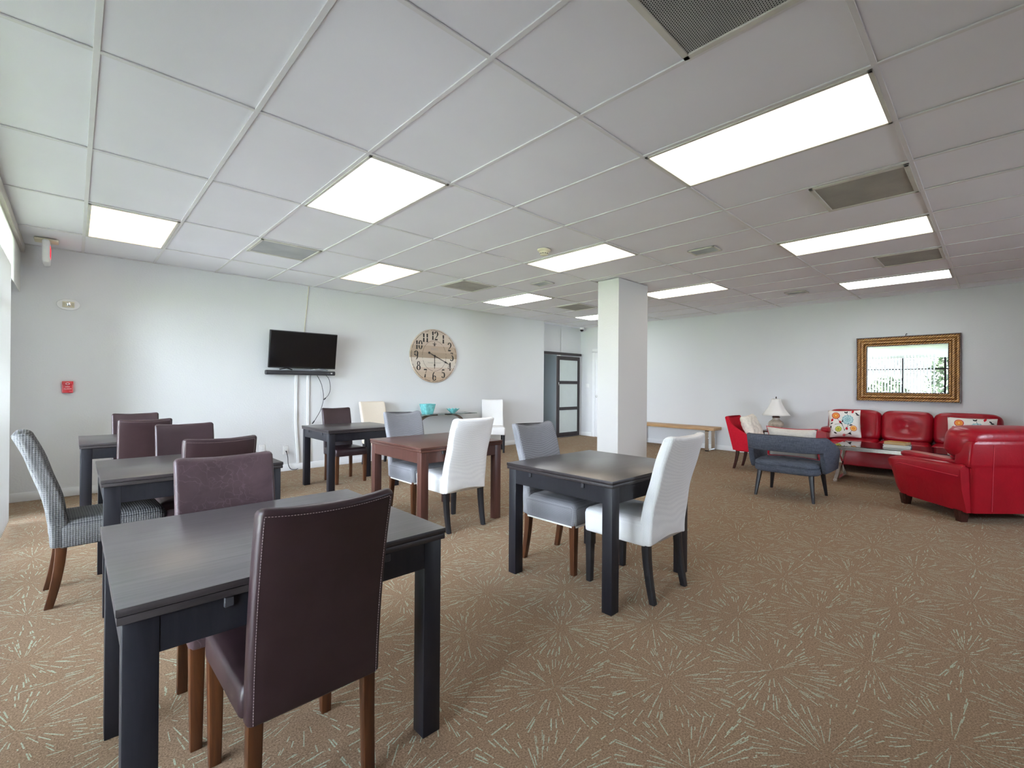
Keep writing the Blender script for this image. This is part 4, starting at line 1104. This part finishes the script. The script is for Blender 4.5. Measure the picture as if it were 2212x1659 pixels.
# ------------------------------------------------------------------ coffee table and books
ct = thing('coffee_table', 'steel framed coffee table with black glass top before the sofa', 'coffee table', (7.43, 0.98, 0))
CW, CL, CZ = 0.74, 1.22, 0.485
bm = bmesh.new()
for s_ in (-1, 1): box(bm, (s_*(CW/2-0.02), 0, CZ-0.024), (0.04, CL, 0.048), 0.002, 1); box(bm, (0, s_*(CL/2-0.02), CZ-0.024), (CW-0.08, 0.04, 0.048), 0.002, 1)
obj('frame', bm, M_CHROME, ct)
obj('glass_top', B(((0, 0, CZ+0.004), (CW, CL, 0.008), 0.002, 1)), M_BLKGLASS, ct)
for s_ in (-1, 1):
    bm = bmesh.new(); y_ = s_*(CL/2-0.03)
    bar(bm, (-0.30, y_, 0.02), (0.30, y_, CZ-0.05), 0.05, 0.04, (0, 1, 0)); bar(bm, (0.30, y_, 0.02), (-0.30, y_, CZ-0.05), 0.05, 0.04, (0, 1, 0))
    box(bm, (0, y_, 0.02), (0.64, 0.05, 0.04), 0.002, 1); obj('leg_frame', bm, M_CHROME, ct)
zb = CZ+0.008
for nm, col, sz, dz, rz, lb in (('blue', (0.10, 0.13, 0.18), (0.29, 0.23, 0.016), 0, 0.05, 'blue grey magazine at the bottom of the stack on the coffee table'),
        ('white', (0.70, 0.70, 0.68), (0.28, 0.22, 0.012), 0.016, 0.10, 'white magazine second from bottom of the coffee table stack'),
        ('slate', (0.22, 0.24, 0.27), (0.28, 0.21, 0.012), 0.028, 0.02, 'slate covered magazine in the middle of the coffee table stack'),
        ('tan', (0.42, 0.23, 0.075), (0.24, 0.17, 0.034), 0.040, -0.22, 'tan paperback book on top of the coffee table stack')):
    b_ = thing('book', lb, 'book', (7.40, 0.93, zb+dz), PI/2+rz, 'stack of reading on the coffee table')
    h_ = sz[2]
    obj('cover', B(((0, 0, 0.001), (sz[0], sz[1], 0.002)), ((0, 0, h_-0.001), (sz[0], sz[1], 0.002)), ((0, -sz[1]/2+0.001, h_/2), (sz[0], 0.002, h_-0.004))), mp('cover '+nm, col), b_, False)
    obj('pages', B(((0, 0.002, h_/2), (sz[0]-0.008, sz[1]-0.008, h_-0.004))), mp('aged pages', (0.55, 0.38, 0.20)) if nm == 'tan' else M_PAPER, b_, False)

# ------------------------------------------------------------------ grey open-back tub chair
tc = thing('tub_chair', 'blue grey linen armchair with open back, turned from the camera', 'armchair', (5.85, 1.735, 0), -PI/2+0.0)
# local: faces +Y ; world +X = local +Y with rz=-90deg
bm = bmesh.new(); loops = []
def sect(sx_, sy_, z, r_=0.14): return [(x, y, z) for x, y in rrect(sx_, sy_, r_, 6)]
loft(bm, [sect(0.66, 0.56, 0.290), sect(0.685, 0.585, 0.30), sect(0.695, 0.595, 0.335), sect(0.685, 0.585, 0.365)]); obj('seat_base', bm, M_DENIM, tc, True, 60)
bm = bmesh.new(); loft(bm, [sect(0.67, 0.57, 0.362), sect(0.69, 0.59, 0.374), sect(0.685, 0.585, 0.400), sect(0.62, 0.52, 0.424), sect(0.45, 0.36, 0.436, .1), sect(0.2, 0.15, 0.440, .05)]); obj('seat_cushion', bm, M_DENIM, tc, True, 70)
bm = bmesh.new(); loops = []; NB = 48
for k in range(NB+1):
    tt = -1+2*k/NB; a = abs(tt)
    ang = tt*math.radians(112)
    x = 0.395*math.sin(ang) if abs(math.degrees(ang)) < 90 else math.copysign(0.395, tt)
    y = -0.36*math.cos(ang) if abs(math.degrees(ang)) < 90 else 0.40*(abs(math.degrees(ang))-90)/22*0.85
    # squarer U
    ex = 0.62
    if abs(math.degrees(ang)) < 90:
        x = math.copysign(0.395*abs(math.sin(ang))**ex, tt); y = -0.375*math.cos(ang)**ex
    zt = 0.725 - 0.02*a - 0.17*max(0, (a-0.62)/0.38)**1.5
    zb_ = 0.545
    if a > 0.56: zb_ = 0.545-0.235*min(1, (a-0.56)/0.14)**0.8
    nrm = Vector((x, y*1.05, 0)).normalized(); th = 0.028
    c_ = Vector((x, y, 0)); lean = nrm*0.03
    def pp(o_, z): return c_ + nrm*o_ + lean*((z-0.45)/0.27) + Vector((0, 0, z))
    m_ = (zt-zb_)
    loops.append([pp(th, zb_+0.01), pp(th, zb_+m_*.5), pp(th, zt-0.012), pp(th*.5, zt), pp(-th*.5, zt), pp(-th, zt-0.012), pp(-th, zb_+m_*.5), pp(-th, zb_+0.01), pp(-th*.4, zb_), pp(th*.4, zb_)])
loft(bm, loops); obj('backrest', bm, M_DENIM, tc, True, 60)
bm = bmesh.new(); tube(bm, [(L[3]+L[4])/2+Vector((0, 0, 0.001)) for L in loops], 0.004, 6); obj('piping', bm, M_LEGBK, tc)
bm = bmesh.new(); tube(bm, [Vector((x, y, 0.364)) for x, y in rrect(0.692, 0.592, 0.14, 6)]+[Vector((rrect(0.692, 0.592, 0.14, 6)[0][0], rrect(0.692, 0.592, 0.14, 6)[0][1], 0.364))], 0.004, 6); obj('piping', bm, M_DENIM, tc)
for sx_, sy_, dx, dy in ((-1, -1, 0.01, -0.06), (1, -1, 0.0, -0.02), (-1, 1, 0.05, 0.04), (1, 1, 0.0, 0.03)):
    bm = bmesh.new(); leg_path(bm, [(sx_*(0.27)+sx_*0.035, sy_*0.245+sy_*0.02, 0), (sx_*0.27, sy_*0.22, 0.30)], [(0.028, 0.028), (0.048, 0.048)]); obj('leg', bm, M_LEGBK, tc)
pl = thing('lumbar_pillow', 'oatmeal pillow with red piping on the blue grey armchair', 'pillow', (5.80, 1.71, 0.62))
MB = face_basis((1, 0.0), 0.20, 0.0)
P = pillow_fn(0.55, 0.36, 0.15, 0.10); bm = bmesh.new(); pillow(bm, P, 16)
for v in bm.verts: v.co = MB @ v.co
cush = obj('cushion', bm, M_BEIGEF, pl, True, 180)
bm = bmesh.new(); ring = [P(-1+2*k/16, -1, 1) for k in range(16)]+[P(1, -1+2*k/16, 1) for k in range(16)]+[P(1-2*k/16, 1, 1) for k in range(16)]+[P(-1, 1-2*k/16, 1) for k in range(17)]
tube(bm, [MB @ p for p in ring], 0.005, 6, False); obj('piping', bm, M_PIPE, pl)

# ------------------------------------------------------------------ small red chair (faces -Y)
rc = thing('accent_chair', 'small red fabric chair with dark legs beside the bench', 'chair', (7.30, 2.62, 0), PI)
bm = bmesh.new(); loft(bm, [[(x, y+0.03, z) for x, y in rrect(0.56+2*g_, 0.60+2*g_, 0.06, 4)] for z, g_ in ((0.285, -0.012), (0.292, 0), (0.40, 0.004), (0.432, -0.008), (0.446, -0.05), (0.45, -0.14))]); obj('seat', bm, M_REDFAB, rc, True, 70)
bm = bmesh.new(); loops = []
for k in range(13):
    f = k/12; z = 0.30+0.50*f; th = 0.085-0.02*f; W_ = 0.50+0.06*f; yr = -0.30-0.16*f**1.4
    g_ = -0.02 if k == 12 else (-0.006 if k == 11 else 0)
    loops.append([(x, yr+th/2+y+0.05*(abs(x)/(W_/2))**2*(1-f*.4), z) for x, y in rrect(W_+2*g_, th+2*g_, 0.022, 4, 8)])
loft(bm, loops); obj('backrest', bm, M_REDFAB, rc, True, 70)
for s_ in (-1, 1):
    bm = bmesh.new(); loops = []
    for k in range(9):
        f = k/8; y = -0.28+0.34*f; zt = 0.80-0.30*min(1, f*1.15)**0.6
        loops.append([(s_*0.262+x, y-0.13*max(0, (zz-0.3)/0.5)*(1-f), zz) for x, zz in ((-0.028, 0.30), (0.028, 0.30), (0.032, zt-0.015), (0.0, zt), (-0.03, zt-0.015))])
    loft(bm, loops); obj('side_wing', bm, M_REDFAB, rc, True, 60)
for sx_ in (-1, 1):
    bm = bmesh.new(); ps = [(sx_*0.17, -0.255-0.06*(1-k/6)**1.6, 0.30*k/6) for k in range(7)]; leg_path(bm, ps, [(0.034+0.014*k/6,)*2 for k in range(7)]); obj('leg', bm, M_LEGDK, rc)
    bm = bmesh.new(); leg_path(bm, [(sx_*0.22, 0.28, 0), (sx_*0.22, 0.28, 0.30)], [(0.03, 0.03), (0.045, 0.045)]); obj('leg', bm, M_LEGDK, rc)
op = thing('throw_pillow', 'crinkled off white pillow leaning on the small red chair', 'pillow', (7.28, 2.72, 0.64))
MB2 = face_basis((-0.12, -1), 0.42, 0.10)
P2 = pillow_fn(0.42, 0.40, 0.16, 0.05); bm = bmesh.new(); pillow(bm, P2, 22)
for v in bm.verts:
    v.co.z += 0.006*math.sin(v.co.x*60+3*math.sin(v.co.y*30)); v.co = MB2 @ v.co
obj('cushion', bm, M_OFFW, op, True, 180)

# ------------------------------------------------------------------ end table and lamp
et = thing('end_table', 'dark wooden end table under the lamp beside the sofa', 'end table', (8.60, 2.76, 0))
obj('tabletop', B(((0, 0, 0.49), (0.46, 0.46, 0.025), 0.003, 1)), M_LEGDK, et)
for a in (-1, 1):
    for b_ in (-1, 1): obj('leg', B(((a*0.19, b_*0.19, 0.239), (0.04, 0.04, 0.478), 0.002, 1)), M_LEGDK, et)
lp = thing('table_lamp', 'table lamp with white bell shade and taupe ceramic base', 'lamp', (8.60, 2.80, 0.5025))
bm = bmesh.new(); lathe(bm, [(0.07, 0), (0.075, 0.012), (0.09, 0.03), (0.125, 0.08), (0.13, 0.11), (0.11, 0.15), (0.075, 0.175), (0.058, 0.19), (0.055, 0.215), (0.062, 0.225)], 32); obj('base', bm, M_CERAM, lp)
bm = bmesh.new(); lathe(bm, [(0.062, 0.224), (0.07, 0.235), (0.05, 0.25), (0.02, 0.262), (0.012, 0.29), (0.012, 0.33)], 24); obj('collar', bm, M_LEGDK, lp)
bm = bmesh.new(); n = 8; loops = []
for k in range(11):
    f = k/10; z = 0.265+0.285*f; r_ = 0.075+0.155*(1-f)**1.55
    loops.append([(r_*(1+0.02*math.cos(8*a))*math.cos(a), r_*(1+0.02*math.cos(8*a))*math.sin(a), z) for a in [2*PI*i/64 for i in range(64)]])
loft(bm, loops, False); o = obj('lamp_shade', bm, M_SHADE, lp, True, 80); md = o.modifiers.new('thick', 'SOLIDIFY'); md.thickness = 0.003
bm = bmesh.new(); lathe(bm, [(0.003, 0.33), (0.003, 0.555), (0.010, 0.562), (0.012, 0.575), (0.006, 0.586), (0.002, 0.595)], 12)
for a in (0, PI/3, 2*PI/3): bar(bm, (-0.076*math.cos(a), -0.076*math.sin(a), 0.548), (0.076*math.cos(a), 0.076*math.sin(a), 0.548), 0.003, 0.003)
obj('finial', bm, M_LEGDK, lp)
